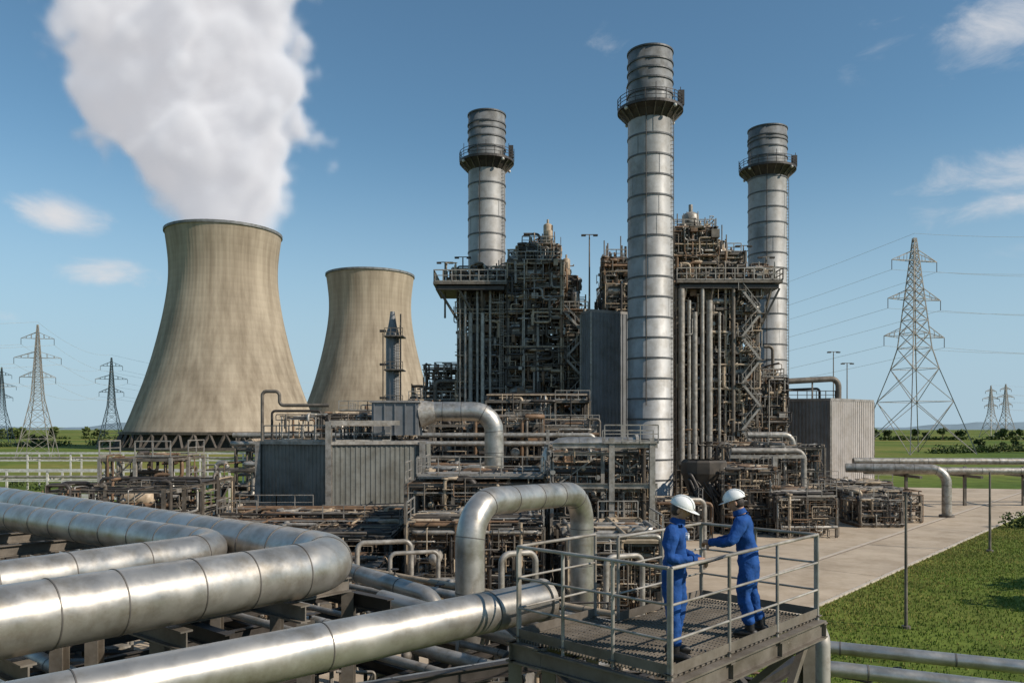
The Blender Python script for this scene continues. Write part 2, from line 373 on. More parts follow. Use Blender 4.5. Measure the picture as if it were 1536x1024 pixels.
ad=n.new('ShaderNodeMath'); ad.operation='MULTIPLY_ADD'; l.new(acc,ad.inputs[0]); ad.inputs[1].default_value=.42; l.new(nz.outputs['Fac'],ad.inputs[2])
cv=n.new('ShaderNodeMapRange'); cv.interpolation_type='SMOOTHSTEP'; cv.inputs['From Min'].default_value=.60; cv.inputs['From Max'].default_value=1.12; l.new(ad.outputs[0],cv.inputs['Value'])
g=n.new('ShaderNodeMath'); g.operation='MULTIPLY'; l.new(cv.outputs[0],g.inputs[0])
st=n.new('ShaderNodeMapRange'); st.inputs['From Max'].default_value=.2; l.new(acc,st.inputs['Value']); l.new(st.outputs[0],g.inputs[1])
mix=n.new('ShaderNodeMixShader'); l.new(g.outputs[0],mix.inputs[0]); l.new(mh.outputs[0],mix.inputs[1]); l.new(bg2.outputs[0],mix.inputs[2]); l.new(mix.outputs[0],out.inputs['Surface'])
scene.view_settings.view_transform='Standard'; scene.view_settings.look='None'; scene.view_settings.exposure=0

# ------------------------------------------------------------------ ground
mb=MB(); mb.add([(-9000,-3000,0),(9000,-3000,0),(9000,12000,0),(-9000,12000,0)],[(0,1,2,3)],'ground'); mb.obj('ground')
mb=MB()
pad=[(-36,0),(-18,0),(4.6,29),(17,43.2),(55.5,86.4),(84,118.4),(60,124),(62,150),(-30,150),(-36,60)]
mb.add([(x,y,.02) for x,y in pad],[tuple(range(len(pad)))],'pad')
e0,e1=V((4.6,29,0)),V((84,118.4,0)); dr=(e1-e0).normalized(); nr=V((dr.y,-dr.x,0))
mb.beam(e0+nr*.1+V((0,0,.05)),e1+nr*.1+V((0,0,.05)),.2,.11,'kerb')
mb.beam(e0-nr*5.2+V((0,0,.022)),e1-nr*5.2+V((0,0,.022)),.14,.012,'joint')
mb.beam(e0-nr*5.5+V((0,0,.022)),e1-nr*5.5+V((0,0,.022)),.22,.014,'kerb')
for i in range(1,9):
    a=e0+dr*i*14; mb.beam(a+V((0,0,.022)),a-nr*5.1+V((0,0,.022)),.04,.010,'joint')
mb.obj('yard_pavement')

mb=MB()
def tuft(x,y,k,s):
    for _ in range(2):
        a=U(0,6.28); w_=s*.22; lx,ly=U(-.4,.4)*s,U(-.4,.4)*s
        mb.add([(x-w_*math.cos(a),y-w_*math.sin(a),0),(x+w_*math.cos(a),y+w_*math.sin(a),0),(x+lx,y+ly,s)],[(0,1,2)],k)
for _ in range(46000):
    t=U(0,62); o=U(.0,26)*R()**.6-.1
    p=e0+dr*t+nr*o
    if o<.25 and R()<.6: continue
    if p.x>.72*p.y+3: continue
    patch=math.sin(p.x*.6)+math.sin(p.y*.45+p.x*.2)+.6*math.sin(p.x*1.7+p.y)
    tuft(p.x,p.y,'bladey' if (R()<.9*math.exp(-o/3.2)+.08 or (patch>1.1 and R()<.6)) else 'blade',U(.06,.15))
mb.obj('verge_grass')

mb=MB()
for Y0,hm,x0,x1,sd in((2600,26,-2600,2600,1.),(3600,48,-3500,3600,2.3)):
    N=160;vs=[]
    for i in range(N+1):
        x=x0+(x1-x0)*i/N; h=hm*(.45+.3*math.sin(x*.0021*sd+sd)+.18*math.sin(x*.0067+sd*3)+.07*math.sin(x*.03))
        vs+= [(x,Y0,-1),(x,Y0+60,max(3,h)),(x,Y0+400,-1)]
    fs=[]
    for i in range(N): fs+= [(3*i,3*i+3,3*i+4,3*i+1),(3*i+1,3*i+4,3*i+5,3*i+2)]
    mb.add(vs,fs,'hill',True)
mb.obj('hills')

def clump(mb,c,r,n,s):
    for _ in range(n):
        while True:
            q=V((U(-1,1),U(-1,1),U(-1,1)))
            if .2<q.length<1: break
        p=V(c)+V((q.x*r[0],q.y*r[1],q.z*r[2])); a=V((U(-1,1),U(-1,1),U(-1,1))).normalized(); b=a.cross(V((U(-1,1),U(-1,1),U(-1,1)))).normalized(); ss=s*U(.6,1.4)
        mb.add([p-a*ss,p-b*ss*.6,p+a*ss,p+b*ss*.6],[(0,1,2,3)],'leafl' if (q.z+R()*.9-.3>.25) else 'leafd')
def tree(mb,x,y,h,dens=1,s=.5):
    mb.tube([(x,y,0),(x+U(-.2,.2),y,h*.35),(x+U(-.3,.3),y,h*.7)],[h*.035,h*.022,h*.01],6,'bark')
    for i in range(4):
        a=U(0,6.28); mb.tube([(x,y,h*.3),(x+math.cos(a)*h*.2,y+math.sin(a)*h*.2,h*U(.5,.7))],[h*.014,h*.005],5,'bark')
    for i in range(int(9)):
        a=U(0,6.28); rr=h*.26*R()**.5; z=h*U(.35,.85); q=h*U(.12,.2)
        clump(mb,(x+math.cos(a)*rr,y+math.sin(a)*rr,z),(q*1.2,q*1.2,q*.85),int(34*dens),s)
def belt(name,x0,x1,y0,y1,n,h0,h1,dens=1,s=.6,hedge=30):
    mb=MB()
    for _ in range(n):
        t=R(); tree(mb,x0+(x1-x0)*t,y0+(y1-y0)*t+U(-14,14),U(h0,h1),dens,s)
    for _ in range(hedge):
        t=R(); clump(mb,(x0+(x1-x0)*t,y0+(y1-y0)*t-8+U(-4,4),1.),(7,3,U(1,2.4)),60,s)
    mb.obj(name)
belt('hedgerow',-290,-150,340,460,10,4,7,1,.55,90)
belt('hedgerow',150,300,290,370,7,3.5,5.5,1,.5,100)
belt('tree_belt',-700,-250,600,640,60,6,11,.5,1.2,60)
belt('tree_belt',200,720,560,640,60,5,9,.5,1.2,70)
mb=MB(); tree(mb,34.5,39.5,7.5,2.5,.3); tree(mb,38.5,44,8,2.5,.3); mb.obj('broadleaf_tree')
mb=MB()
for (x,y,r_) in ((47,74,1.3),(48.4,74.5,.9),(-70,118,1.6),(-78,125,1.2),(-64,140,1.7)): clump(mb,(x,y,r_*.5),(r_*1.3,r_,r_*.7),240,.16)
mb.obj('shrubs')

# ------------------------------------------------------------------ cooling towers
def cooling(name,cx,cy):
    root=empty(name)
    def prof(z):
        pts=[(6.5,40.6),(14,37.7),(21,35.4),(30,32.3),(40,29.5),(50,27.1),(60,25.0),(70,23.4),(78,22.6),(86,22.6),(93,23.3),(100,24.2)]
        for a,b in zip(pts,pts[1:]):
            if z<=b[0]: t=(z-a[0])/(b[0]-a[0]); return a[1]+(b[1]-a[1])*t
        return pts[-1][1]
    zz=[6.5+i*(93.5/44) for i in range(45)]
    sm=[prof(z) for z in zz]
    for _ in range(3): sm=[sm[0]]+[(sm[i-1]+2*sm[i]+sm[i+1])/4 for i in range(1,44)]+[sm[-1]]
    T=93.6; zs=[6.5+(z-6.5)*(T-6.5)/93.5 for z in zz]
    mb=MB(); mb.lathe((cx,cy,0),list(zip(sm,zs)),288,'shell',True,rib=(3,.06)); mb.obj('shell',root)
    mb=MB(); mb.lathe((cx,cy,0),[(r-.6,z) for r,z in zip(sm,zs)],96,'shell'); mb.obj('inner_shell',root)
    mb=MB(); mb.lathe((cx,cy,0),[(sm[-1]-1,T-.4),(sm[-1]+.5,T-.4),(sm[-1]+.5,T+.7),(sm[-1]-1,T+.7),(sm[-1]-1,T-.4)],96,'stackcap',False)
    mb.lathe((cx,cy,0),[(39.6,6.3),(41.3,6.3),(41.3,7.4),(40.3,7.4)],96,'casing',False); mb.obj('rim',root)
    mb=MB(); N=44
    for i in range(N):
        a=2*math.pi*i/N; b=2*math.pi*(i+.5)/N; c=2*math.pi*(i-.5)/N
        for q in(b,c): mb.beam((cx+44.*math.cos(a),cy+44.*math.sin(a),0),(cx+40.6*math.cos(q),cy+40.6*math.sin(q),6.6),.9,.9,'casing')
    mb.lathe((cx,cy,0),[(45.8,0),(45.8,1.3),(45.2,1.3),(45.2,0)],96,'casing',False)
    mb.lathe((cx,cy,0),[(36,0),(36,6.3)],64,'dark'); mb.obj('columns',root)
cooling('cooling_tower',-126.5,350)
cooling('cooling_tower',-79.5,447)

# ------------------------------------------------------------------ steam plume (real volume grid)
def plume():
    me=bpy.data.meshes.new('steam_plume'); me.from_pydata([(0,0,0)],[],[]); o=bpy.data.objects.new('steam_plume',me); scene.collection.objects.link(o)
    ng=bpy.data.node_groups.new('steam','GeometryNodeTree'); ng.interface.new_socket('Geometry',in_out='OUTPUT',socket_type='NodeSocketGeometry')
    n=ng.nodes;l=ng.links
    go=n.new('NodeGroupOutput'); vc=n.new('GeometryNodeVolumeCube'); sm=n.new('GeometryNodeSetMaterial')
    mn,mx=V((-240,285,86)),V((-62,415,245))
    vc.inputs['Min'].default_value=mn; vc.inputs['Max'].default_value=mx
    vc.inputs['Resolution X'].default_value=110; vc.inputs['Resolution Y'].default_value=70; vc.inputs['Resolution Z'].default_value=100
    def mt(op,a,b=None,c=None):
        x=n.new('ShaderNodeMath'); x.operation=op
        for i,q in enumerate((a,b,c)):
            if q is None: continue
            if isinstance(q,(int,float)): x.inputs[i].default_value=q
            else: l.new(q,x.inputs[i])
        return x.outputs[0]
    pos=n.new('GeometryNodeInputPosition'); sx=n.new('ShaderNodeSeparateXYZ'); l.new(pos.outputs[0],sx.inputs[0])
    x,y,z=sx.outputs
    t=mt('DIVIDE',mt('SUBTRACT',z,88.),175.)
    def curve(pts):
        fc=n.new('ShaderNodeFloatCurve'); c=fc.mapping.curves[0]
        c.points[0].location=pts[0]; c.points[1].location=pts[-1]
        for p in pts[1:-1]: c.points.new(*p)
        fc.mapping.update(); l.new(t,fc.inputs['Value']); return fc.outputs[0]
    cx=mt('MULTIPLY_ADD',curve([(0,.51),(.05,.51),(.17,.475),(.28,.415),(.42,.37),(.58,.35),(1,.22)]),100.,-176.5)
    rr=mt('MULTIPLY',curve([(0,.235),(.05,.26),(.17,.40),(.28,.49),(.42,.51),(.58,.56),(1,.62)]),100.)
    dx=mt('SUBTRACT',x,cx); dy=mt('MULTIPLY',mt('SUBTRACT',y,350.),1.05)
    dist=mt('SQRT',mt('ADD',mt('MULTIPLY',dx,dx),mt('MULTIPLY',dy,dy)))
    nz=n.new('ShaderNodeTexNoise'); nz.inputs['Scale'].default_value=.026; nz.inputs['Detail'].default_value=7; nz.inputs['Roughness'].default_value=.57; nz.inputs['Distortion'].default_value=.3; l.new(pos.outputs[0],nz.inputs['Vector'])
    vo=n.new('ShaderNodeTexVoronoi'); vo.feature='SMOOTH_F1'; vo.inputs['Scale'].default_value=.052; vo.inputs['Detail'].default_value=2.0; vo.inputs['Roughness'].default_value=.5; l.new(pos.outputs[0],vo.inputs['Vector'])
    amp=mt('MULTIPLY_ADD',mt('MINIMUM',mt('MAXIMUM',mt('MULTIPLY',t,4.5),0.),1.),.85,.15)
    nn=mt('MULTIPLY',mt('SUBTRACT',nz.outputs[0],.48),70.)
    vv=mt('MULTIPLY',mt('SUBTRACT',.46,vo.outputs['Distance']),30.)
    sd=mt('ADD',mt('SUBTRACT',rr,dist),mt('MULTIPLY',amp,mt('ADD',nn,vv)))
    den=mt('MINIMUM',mt('MAXIMUM',mt('DIVIDE',mt('SUBTRACT',sd,-2.),13.),0.),1.)
    den=mt('MULTIPLY',den,den)
    low=mt('MINIMUM',mt('MAXIMUM',mt('DIVIDE',mt('SUBTRACT',z,89.),5.),0.),1.)
    l.new(mt('MULTIPLY',den,low),vc.inputs['Density'])
    m=bpy.data.materials.new('steam'); m.use_nodes=True; k=m.node_tree.nodes; lk=m.node_tree.links; k.clear()
    ou=k.new('ShaderNodeOutputMaterial'); at=k.new('ShaderNodeAttribute'); at.attribute_name='density'
    ds=k.new('ShaderNodeMath'); ds.operation='MULTIPLY'; ds.inputs[1].default_value=.24; lk.new(at.outputs['Fac'],ds.inputs[0])
    vs=k.new('ShaderNodeVolumeScatter'); vs.inputs['Color'].default_value=(1,1,1,1); vs.inputs['Anisotropy'].default_value=-.25; lk.new(ds.outputs[0],vs.inputs['Density'])
    em=k.new('ShaderNodeEmission'); em.inputs['Color'].default_value=(.84,.84,.89,1)  # added glow stands in for light scattered repeatedly inside the steam
    es=k.new('ShaderNodeMath'); es.operation='MULTIPLY'; es.inputs[1].default_value=.083; lk.new(at.outputs['Fac'],es.inputs[0]); lk.new(es.outputs[0],em.inputs['Strength'])
    ad=k.new('ShaderNodeAddShader'); lk.new(vs.outputs[0],ad.inputs[0]); lk.new(em.outputs[0],ad.inputs[1]); lk.new(ad.outputs[0],ou.inputs['Volume'])
    sm.inputs['Material'].default_value=m
    l.new(vc.outputs[0],sm.inputs[0]); l.new(sm.outputs[0],go.inputs[0])
    md=o.modifiers.new('steam','NODES'); md.node_group=ng
    me.materials.append(m)
plume()

# ------------------------------------------------------------------ stacks
def stack(x,y,r,top,zp):
    root=empty('exhaust_stack'); mb=MB()
    capz=top-(top-zp)*.95
    mb.lathe((x,y,0),[(r*1.25,0),(r*1.25,.5),(r*1.02,.8),(r,capz)],48,'stack')
    mb.lathe((x,y,0),[(r*1.0,capz),(r*1.0,top),(r*.93,top),(r*.93,top-6)],48,'stackcap')
    mb.obj('shell',root); mb=MB()
    z=3.
    while z<zp-1:
        mb.tube([(x,y,z-.10),(x,y,z+.10)],r+.09,48,'band',smooth=False)
        if R()<.75:
            a=U(3.3,6.1); mb.beam((x+(r+.01)*math.cos(a),y+(r+.01)*math.sin(a),z),(x+(r+.01)*math.cos(a),y+(r+.01)*math.sin(a),z+2.35),.05,.05,'stackcap')
        z+=2.45
    for z in(zp+1.9,zp+3.4,zp+4.6,top-1.6,top-.12): mb.tube([(x,y,z-.1),(x,y,z+.1)],r+.12,48,'band',smooth=False)
    mb.obj('stiffening_rings',root); mb=MB()
    ro=r*1.47; mb.lathe((x,y,zp),[(r+.02,-.06),(ro,-.06),(ro,.28),(r+.02,.28)],48,'dark',False)
    mb.lathe((x,y,zp),[(r+.02,-1.3),(r*1.22,-.5),(ro-.15,-.07)],48,'dark',False)
    N=20
    for i in range(N):
        a=2*math.pi*i/N; a2=2*math.pi*(i+1)/N; c,s_=math.cos(a),math.sin(a)
        P=V((x+ro*c,y+ro*s_,zp+.28)); Q=V((x+ro*math.cos(a2),y+ro*math.sin(a2),zp+.28))
        mb.beam(P,P+V((0,0,1.9)) if i%3==0 else P+V((0,0,1.25)),.08,.08,'dark')
        for h in(.45,.85,1.25): mb.beam(P+V((0,0,h)),Q+V((0,0,h)),.06,.06,'dark')
        mb.beam((x+r*c,y+r*s_,zp-1.3),(x+(ro-.1)*c,y+(ro-.1)*s_,zp-.1),.12,.12,'grey')
        if i%5==2: mb.ell((x+(ro+.1)*c,y+(ro+.1)*s_,zp-.35),(.22,.22,.22),'white',8,6)
    mb.box((x+r*1.3,y-1.2,zp+1.3),(.7,.7,1.8),'dark')
    mb.obj('platform',root); mb=MB()
    lx=x+r*.83; ly=y-r*.60
    for dd in(-.3,.3): mb.beam((lx+dd,ly,4),(lx+dd,ly,zp),.08,.08,'grey')
    z=4
    while z<zp: mb.beam((lx-.3,ly,z),(lx+.3,ly,z),.05,.05,'grey'); z+=.5
    mb.tube([(x-r*.35,y-r*1.0,12),(x-r*.35,y-r*1.0,zp-.5)],.06,6,'dark')
    mb.obj('ladder',root)
stack(17.0,98,2.72,55.3,48.)
stack(-3.7,117,2.72,55.1,48.)
stack(41.7,130,3.05,57.8,51.)

# ------------------------------------------------------------------ boiler units
def lamp(x,y,z0,z1,name=None,mb=None):
    own=mb is None
    if own: mb=MB()
    mb.tube([(x,y,z0),(x,y,z1)],[.14,.08],8,'grey'); mb.beam((x-.9,y,z1),(x+.9,y,z1),.1,.1,'grey'); mb.box((x-.8,y-.1,z1-.12),(.6,.45,.2),'dark'); mb.box((x+.8,y-.1,z1-.12),(.6,.45,.2),'dark')
    if own: mb.box((x,y,z0+.15),(.6,.6,.3),'kerb'); mb.obj(name)
def block(mb,x0,x1,y0,y1,z0,z1,n,dz=3.,core=True,dx=3.2,rail=.75,w=.32):
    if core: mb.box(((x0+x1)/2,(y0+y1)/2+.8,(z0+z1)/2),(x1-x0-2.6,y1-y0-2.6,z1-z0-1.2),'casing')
    frame(mb,x0,x1,y0,y1,z0,z1,dx,4,dz,w,'grey','grey',.45,rail,.05,.22)
    B=(x0-.3,x1+.3,y0-.9,y0+2.2,z0,z1)
    clutter(mb,B,n,(.05,.26),6,6,3.2)
    clutter(mb,(x0-.6,x1+.6,y0-1.3,y0,z0,z1),n//4,(.04,.12),6,5,2.2)
    clutter(mb,(x1-1.6,x1+.8,y0,y1,z0,z1),n//3,(.05,.24),5,6,3)
    clutter(mb,(x0-.8,x0+1.6,y0,y1,z0,z1),n//4,(.05,.24),5,6,3)
    boxes(mb,B,n//3,(.25,1.1))
    clutter(mb,(x0,x1,y0,y1,z1,z1+2.0),n//6,(.05,.2),4,6,2.5)
    for _ in range(int((x1-x0)*1.2)):
        x=U(x0,x1); y=U(y0,y0+4); mb.tube([(x,y,z1-1),(x,y,z1+U(1.2,3.2))],U(.04,.1),5,random.choice(['grey','galv','rust']))
    for _ in range(n//14):
        vessel_v(mb,(U(x0+.6,x1-.6),U(y0+.4,y0+2),U(z0,z1)),U(.3,.75),U(1.2,3.2),random.choice(['alu2','grey','beige','galv']))
    for _ in range(n//18):
        vessel_h(mb,(U(x0+1.5,x1-1.5),U(y0-.1,y0+1.5),U(z0+.5,z1)),U(.3,.7),U(1.5,3.5),random.choice(['alu2','galv','beige']))
mb=MB()
block(mb,-7,-.5,107,121,0,27.5,260)
block(mb,-.5,6.5,106,122,0,31.5,320)
block(mb,6.5,10.2,107,122,0,25.0,150)
block(mb,1.4,5.8,108,116,31.5,34.0,70,2.2,False,2.2)
block(mb,6.4,8.6,109,118,25.0,30,60,2.4,False,2.2)
block(mb,-2.2,1,113,121,27.5,30.6,40,2,False,2)
mb.box((-5.5,108,28.2),(9.6,8,.35),'grey'); mb.rail((-10.2,104.1,28.4),(-.8,104.1,28.4),1.5,1.2,.06); mb.rail((-10.2,104.1,28.4),(-10.2,111.9,28.4),1.5,1.3,.06)
mb.box((-5.5,108,27.6),(9.0,7.4,.5),'dark')
for x in(-9.6,-7,-4): mb.beam((x,104.6,27.4),(min(x+3,-4),107,22.6),.25,.25,'grey')
for i,x in enumerate((-6.2,-5.5,-4.6,-3.9,-2.9)): mb.tube([(x,105.6,8),(x,105.6,27.5-i%2*3)],.28 if i%2 else .18,8,random.choice(['alu2','galv']))
clutter(mb,(-9.5,-.8,105,111,28.5,31),45,(.06,.22),5,6,2.5)
boxes(mb,(-9,-1,105,110,28.6,29.6),18,(.4,1.2)); vessel_v(mb,(4.9,109,34.0),.6,3.2,'beige'); vessel_v(mb,(2.6,110,33.2),.8,1.6,'galv')
for x,z in((-9.0,31.5),(-6.6,32.2),(10.4,35.2)): lamp(x,107,24,z,mb=mb)
for x in(1.5,3.4,9.6): mb.tube([(x,105.4,6),(x,105.4,25)],.22,8,'galv')
ladder(mb,-1.4,105.5,3,27); stairs(mb,7.0,9.8,105.6,6.5,24.5,3.)
block(mb,-14,-7.2,108,118,0,13,90)
clutter(mb,(-12,-7,108,112,13,18.0),50,(.06,.2),5,6,2.5)
frame(mb,-10.6,-7.4,109,114,13,17.0,1.6,2.5,2,.16,rail=.9,rr=.05)
mb.obj('heat_recovery_boiler')
mb=MB()
block(mb,21.6,32,104,120,0,27.4,330)
block(mb,12.6,16.5,106,118,20,28.3,60)
block(mb,21.3,26.6,104.6,116,27.6,35.4,140,2.4,False,2.4)
block(mb,26.6,30.5,106,116,27.6,32.6,60,2.4,False,2.2)
block(mb,12.6,15.4,107,113,28.3,32.0,26,2.,False,1.8)
block(mb,31,36.5,107,118,0,16,120)
mb.box((28.0,107,28.1),(13.6,9.4,.35),'grey'); mb.box((28.0,107,27.5),(12.8,8.8,.5),'dark')
mb.rail((21.2,102.3,28.3),(34.8,102.3,28.3),1.5,1.2,.06); mb.rail((34.8,102.3,28.3),(34.8,111.7,28.3),1.5,1.2,.06)
for x in(22.5,26,29.5,33.5): mb.beam((x,102.8,27.3),(x-.8,104.2,23),.25,.25,'grey')
mb.beam((34.6,103,27.3),(32,104,21.5),.25,.25,'grey')
for i,x in enumerate((21.9,22.9,23.6,24.6,25.5,26.8,28.6)):
    mb.tube([(x,102.9,4.5),(x,102.9,27.2-(i%3)*1.5)],(.42,.24,.36,.26,.42,.2,.25)[i],10,('galv','alu2','galv','alu2','galv','alu2','grey')[i])
    for z in range(8,26,4): mb.beam((x-.4,102.9,z+i*.3),(x+.4,103.6,z+i*.3),.12,.18,'grey')
clutter(mb,(22,34.5,103,110,28.4,30.8),70,(.06,.22),5,6,2.5); boxes(mb,(22,34,103,110,28.4,29.6),20,(.3,1.))
vessel_v(mb,(24.0,107,35.0),1.1,3.2,'galv'); vessel_v(mb,(26.2,107,33.6),.5,3,'beige')
for x,z in((30.8,33.5),(33.8,32)): lamp(x,106,28,z,mb=mb)
for x,h in ((28.2,36.5),(28.8,35.2),(22.2,38),(27.4,37.4),(14.6,35)): mb.tube([(x,107,28),(x,107,h)],.08,5,'grey')
stairs(mb,29.6,32.0,102.9,3,26,3.)
mb.obj('heat_recovery_boiler')

def clad_building(name,A,B,C,z0,z1,k,kl,dep=.1,pitch=.55,door=False):
    root=empty(name); A,B,C=V(A),V(B),V(C); D=B+C-A
    mb=MB()
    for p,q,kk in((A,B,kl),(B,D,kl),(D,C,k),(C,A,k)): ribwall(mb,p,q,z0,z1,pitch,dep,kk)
    mb.obj('walls',root); mb=MB()
    c=(A+D)/2
    pts=[c+(p-c)*1.02 for p in(A,B,D,C)]
    vs=[(p.x,p.y,z1) for p in pts]+[(p.x,p.y,z1+.35) for p in pts]
    mb.add(vs,[(3,2,1,0),(4,5,6,7),(0,1,5,4),(1,2,6,5),(2,3,7,6),(3,0,4,7)],'roof'); mb.obj('roof',root)
    mb=MB()
    for p,q in((A,B),(C,A)):
        t=(q-p).normalized(); nn=V((t.y,-t.x))
        mb.beam((p.x+nn.x*.12,p.y+nn.y*.12,z0+.25),(q.x+nn.x*.12,q.y+nn.y*.12,z0+.25),.1,.5,'kerb')
    for p in(A,B,C):
        off=(p-c).normalized()*.08; mb.beam((p.x+off.x,p.y+off.y,z0),(p.x+off.x,p.y+off.y,z1),.22,.22,'galv')
    if door:
        t=(B-A).normalized(); nn=V((t.y,-t.x)); p=A+t*3.5+nn*.16
        mb.beam((p.x,p.y,1.2),(p.x+t.x*1.1,p.y+t.y*1.1,1.2),.12,2.1,'grey')
    mb.obj('trim',root)
clad_building('turbine_building',(10.0,100.5),(16.0,103.5),(9.0,103.5),0,23.9,'clad','clad')
clad_building('control_building',(44.8,112),(54.4,120),(39,119),0,13.1,'clad','cladlit',door=True)  # dark and pale wall materials paint in the shaded and sunlit sides

# ------------------------------------------------------------------ slender column
mb=MB(); mb.lathe((-16.2,108,0),[(.9,0),(.9,22),(.6,23),(.35,24.5),(.3,25)],14,'clad')
for z in(8,12.5,17,21.5):
    mb.box((-15.8,107.6,z),(2.6,2.6,.15),'dark'); mb.rail((-17,106.3,z),(-14.6,106.3,z),1.1,.9,.04,'grey')
    mb.box((-17.4,107.3,z+.8),(.8,.5,.3),'dark')
mb.beam((-14.9,106.6,0),(-14.9,106.6,24.5),.16,.16,'dark'); mb.beam((-17.3,106.8,0),(-17.3,106.8,22),.12,.12,'dark')
ladder(mb,-15.3,106.9,1,23,.5,.06,'grey')
mb.obj('absorber_column')

# ------------------------------------------------------------------ back band of process plant
mb=MB()
def bank(x0,x1,y0,y1,z1,n,rr=(.05,.28),dz=2.8,w=.22,rail=.5,dx=3.5):
    frame(mb,x0,x1,y0,y1,0,z1,dx,3.5,dz,w,'grey','grey',.3,rail,.04,.2)
    clutter(mb,(x0,x1,y0-.4,y1,0,z1+.8),n,rr,6,6,4.)
    boxes(mb,(x0,x1,y0,y1,0,z1),n//5,(.3,1.2))
    for _ in range(max(1,n//22)): vessel_h(mb,(U(x0+1,x1-1),U(y0,y1),U(1,z1-1)),U(.35,.8),U(1.5,4),random.choice(['alu2','galv','grey','beige']),random.choice((0,1)))
    for _ in range(max(1,n//22)): vessel_v(mb,(U(x0+.5,x1-.5),U(y0,y1),U(0,z1*.6)),U(.35,.8),U(2,3.5),random.choice(['alu2','galv','grey']))
bank(-27,-19,78,86,7.2,90); bank(-19,-8,80,88,10.0,120); bank(-8,3,78,90,9.6,150); bank(3,9,82,96,9.4,110)
bank(-3,9,92,101,12.4,120); bank(-20,-10,92,102,11.2,90)
clutter(mb,(-28,10,72,78,0,6),120,(.05,.3),6,6,6)
for y,z in((76.5,7.8),(77.1,8.6)): mb.pipe([(-27,y,z),(8,y,z),(8,y,2)],.24,seg=10,k='alu2',seam=3)
mb.obj('process_plant')

mb=MB()
mb.pipe([(-23.2,74,3),(-23.2,74,12.7),(-21.6,74,12.7),(-21.6,74,11.4),(-17,74,11.4)],.16,seg=8,k='grey')
mb.pipe([(-22.6,75,3),(-22.6,75,10.9),(-18,75,10.9),(-18,75,6)],.12,seg=8,k='dark')
mb.pipe([(-10.4,108,8),(-10.4,108,15.6),(-4,108,15.6)],.3,seg=8,k='grey')
mb.obj('pipe_gantry')
mb=MB()
mb.pipe([(38.3,117,12),(38.3,117,21.2),(37,117,21.2)],.25,seg=8,k='grey')
mb.pipe([(35.5,122,16),(50,122,16.8),(50,122,12)],.45,seg=10,k='grey',seam=2)
mb.pipe([(35.5,123,14.8),(47.5,123,15.3),(47.5,123,12)],.2,seg=8,k='dark')
mb.rail((38,122,13.6),(49.5,122,13.6),1.3,1.5,.05,'dark')
for x in (38,42,46,50): mb.beam((x,122,12),(x,122,16.5),.2,.2,'grey')
mb.obj('pipe_gantry')
lamp(56.5,140,0,22.6,'street_lamp'); lamp(58.9,140,0,20.6,'street_lamp')

# ------------------------------------------------------------------ filter house with elbow duct
root=empty('filter_house'); mb=MB()
ribwall(mb,(-19.6,62),(-13.6,59),3.3,8.2,.36,.05,'cladg'); ribwall(mb,(-13.3,59),(-7.0,61.5),3.6,8.0,.36,.05,'cladg'); ribwall(mb,(-7,61.5),(-7.0,68),3.6,8.0,.36,.05,'cladg')
mb.obj('walls',root); mb=MB()
mb.add([(-19.7,61.9,8.25),(-13.5,58.8,8.25),(-6.9,61.4,8.25),(-6.9,68,8.25),(-19.7,68,8.25)],[(0,1,2,3,4)],'roof')
mb.add([(-19.6,62,3.3),(-13.5,59,3.3),(-7,61.5,3.3),(-7,68,3.3),(-19.6,68,3.3)],[(4,3,2,1,0)],'dark')
for a,b in(((-19.7,61.9),(-13.5,58.8)),((-13.5,58.8),(-6.9,61.4))):
    for z in(8.2,3.4): mb.beam((*a,z),(*b,z),.22,.24,'galv')
for p in((-19.7,61.9,0),(-13.5,58.7,0),(-6.9,61.3,0),(-16.6,60.2,0),(-10,60,0)):
    mb.ibeam(p,(p[0],p[1],9.8 if p[0]==-13.5 else (8.3 if p[0]in(-19.7,-6.9) else 3.3)),.42,.42,'galv')
mb.beam((-13.5,58.7,9.7),(-8.5,60.2,9.7),.25,.35,'galv')
mb.rail((-19.4,62.3,8.3),(-13.8,59.6,8.3),1.2,1.3,.035); mb.rail((-13.2,59.6,8.3),(-9.3,61,8.3),1.2,1.3,.035)
clutter(mb,(-19,-8,63,67,8.4,10.4),60,(.04,.14),5,6,2.5)
mb.obj('frame',root); mb=MB()
mb.box((-9.0,62.6,10.0),(3.6,2.6,2.5),'clad'); mb.box((-9.0,62.6,11.35),(3.9,2.9,.16),'roof')
for x in (-10.6,-9.8,-9,-8.2,-7.4): mb.beam((x,61.26,8.8),(x,61.26,11.2),.08,.08,'clad')
mb.tube([(-7.2,62.3,10.4),(-6.0,62.3,10.6)],[1.1,.78],16,'alu2')
mb.pipe([(-6.2,62.3,10.6),(-1.4,62.3,10.6),(-1.4,62.3,5.0)],.75,1.6,24,'alu',seam=1.6,sk='seam',sw=.05)
mb.box((-1.4,62.3,4.9),(2.6,2.6,.3),'grey'); mb.obj('duct',root)

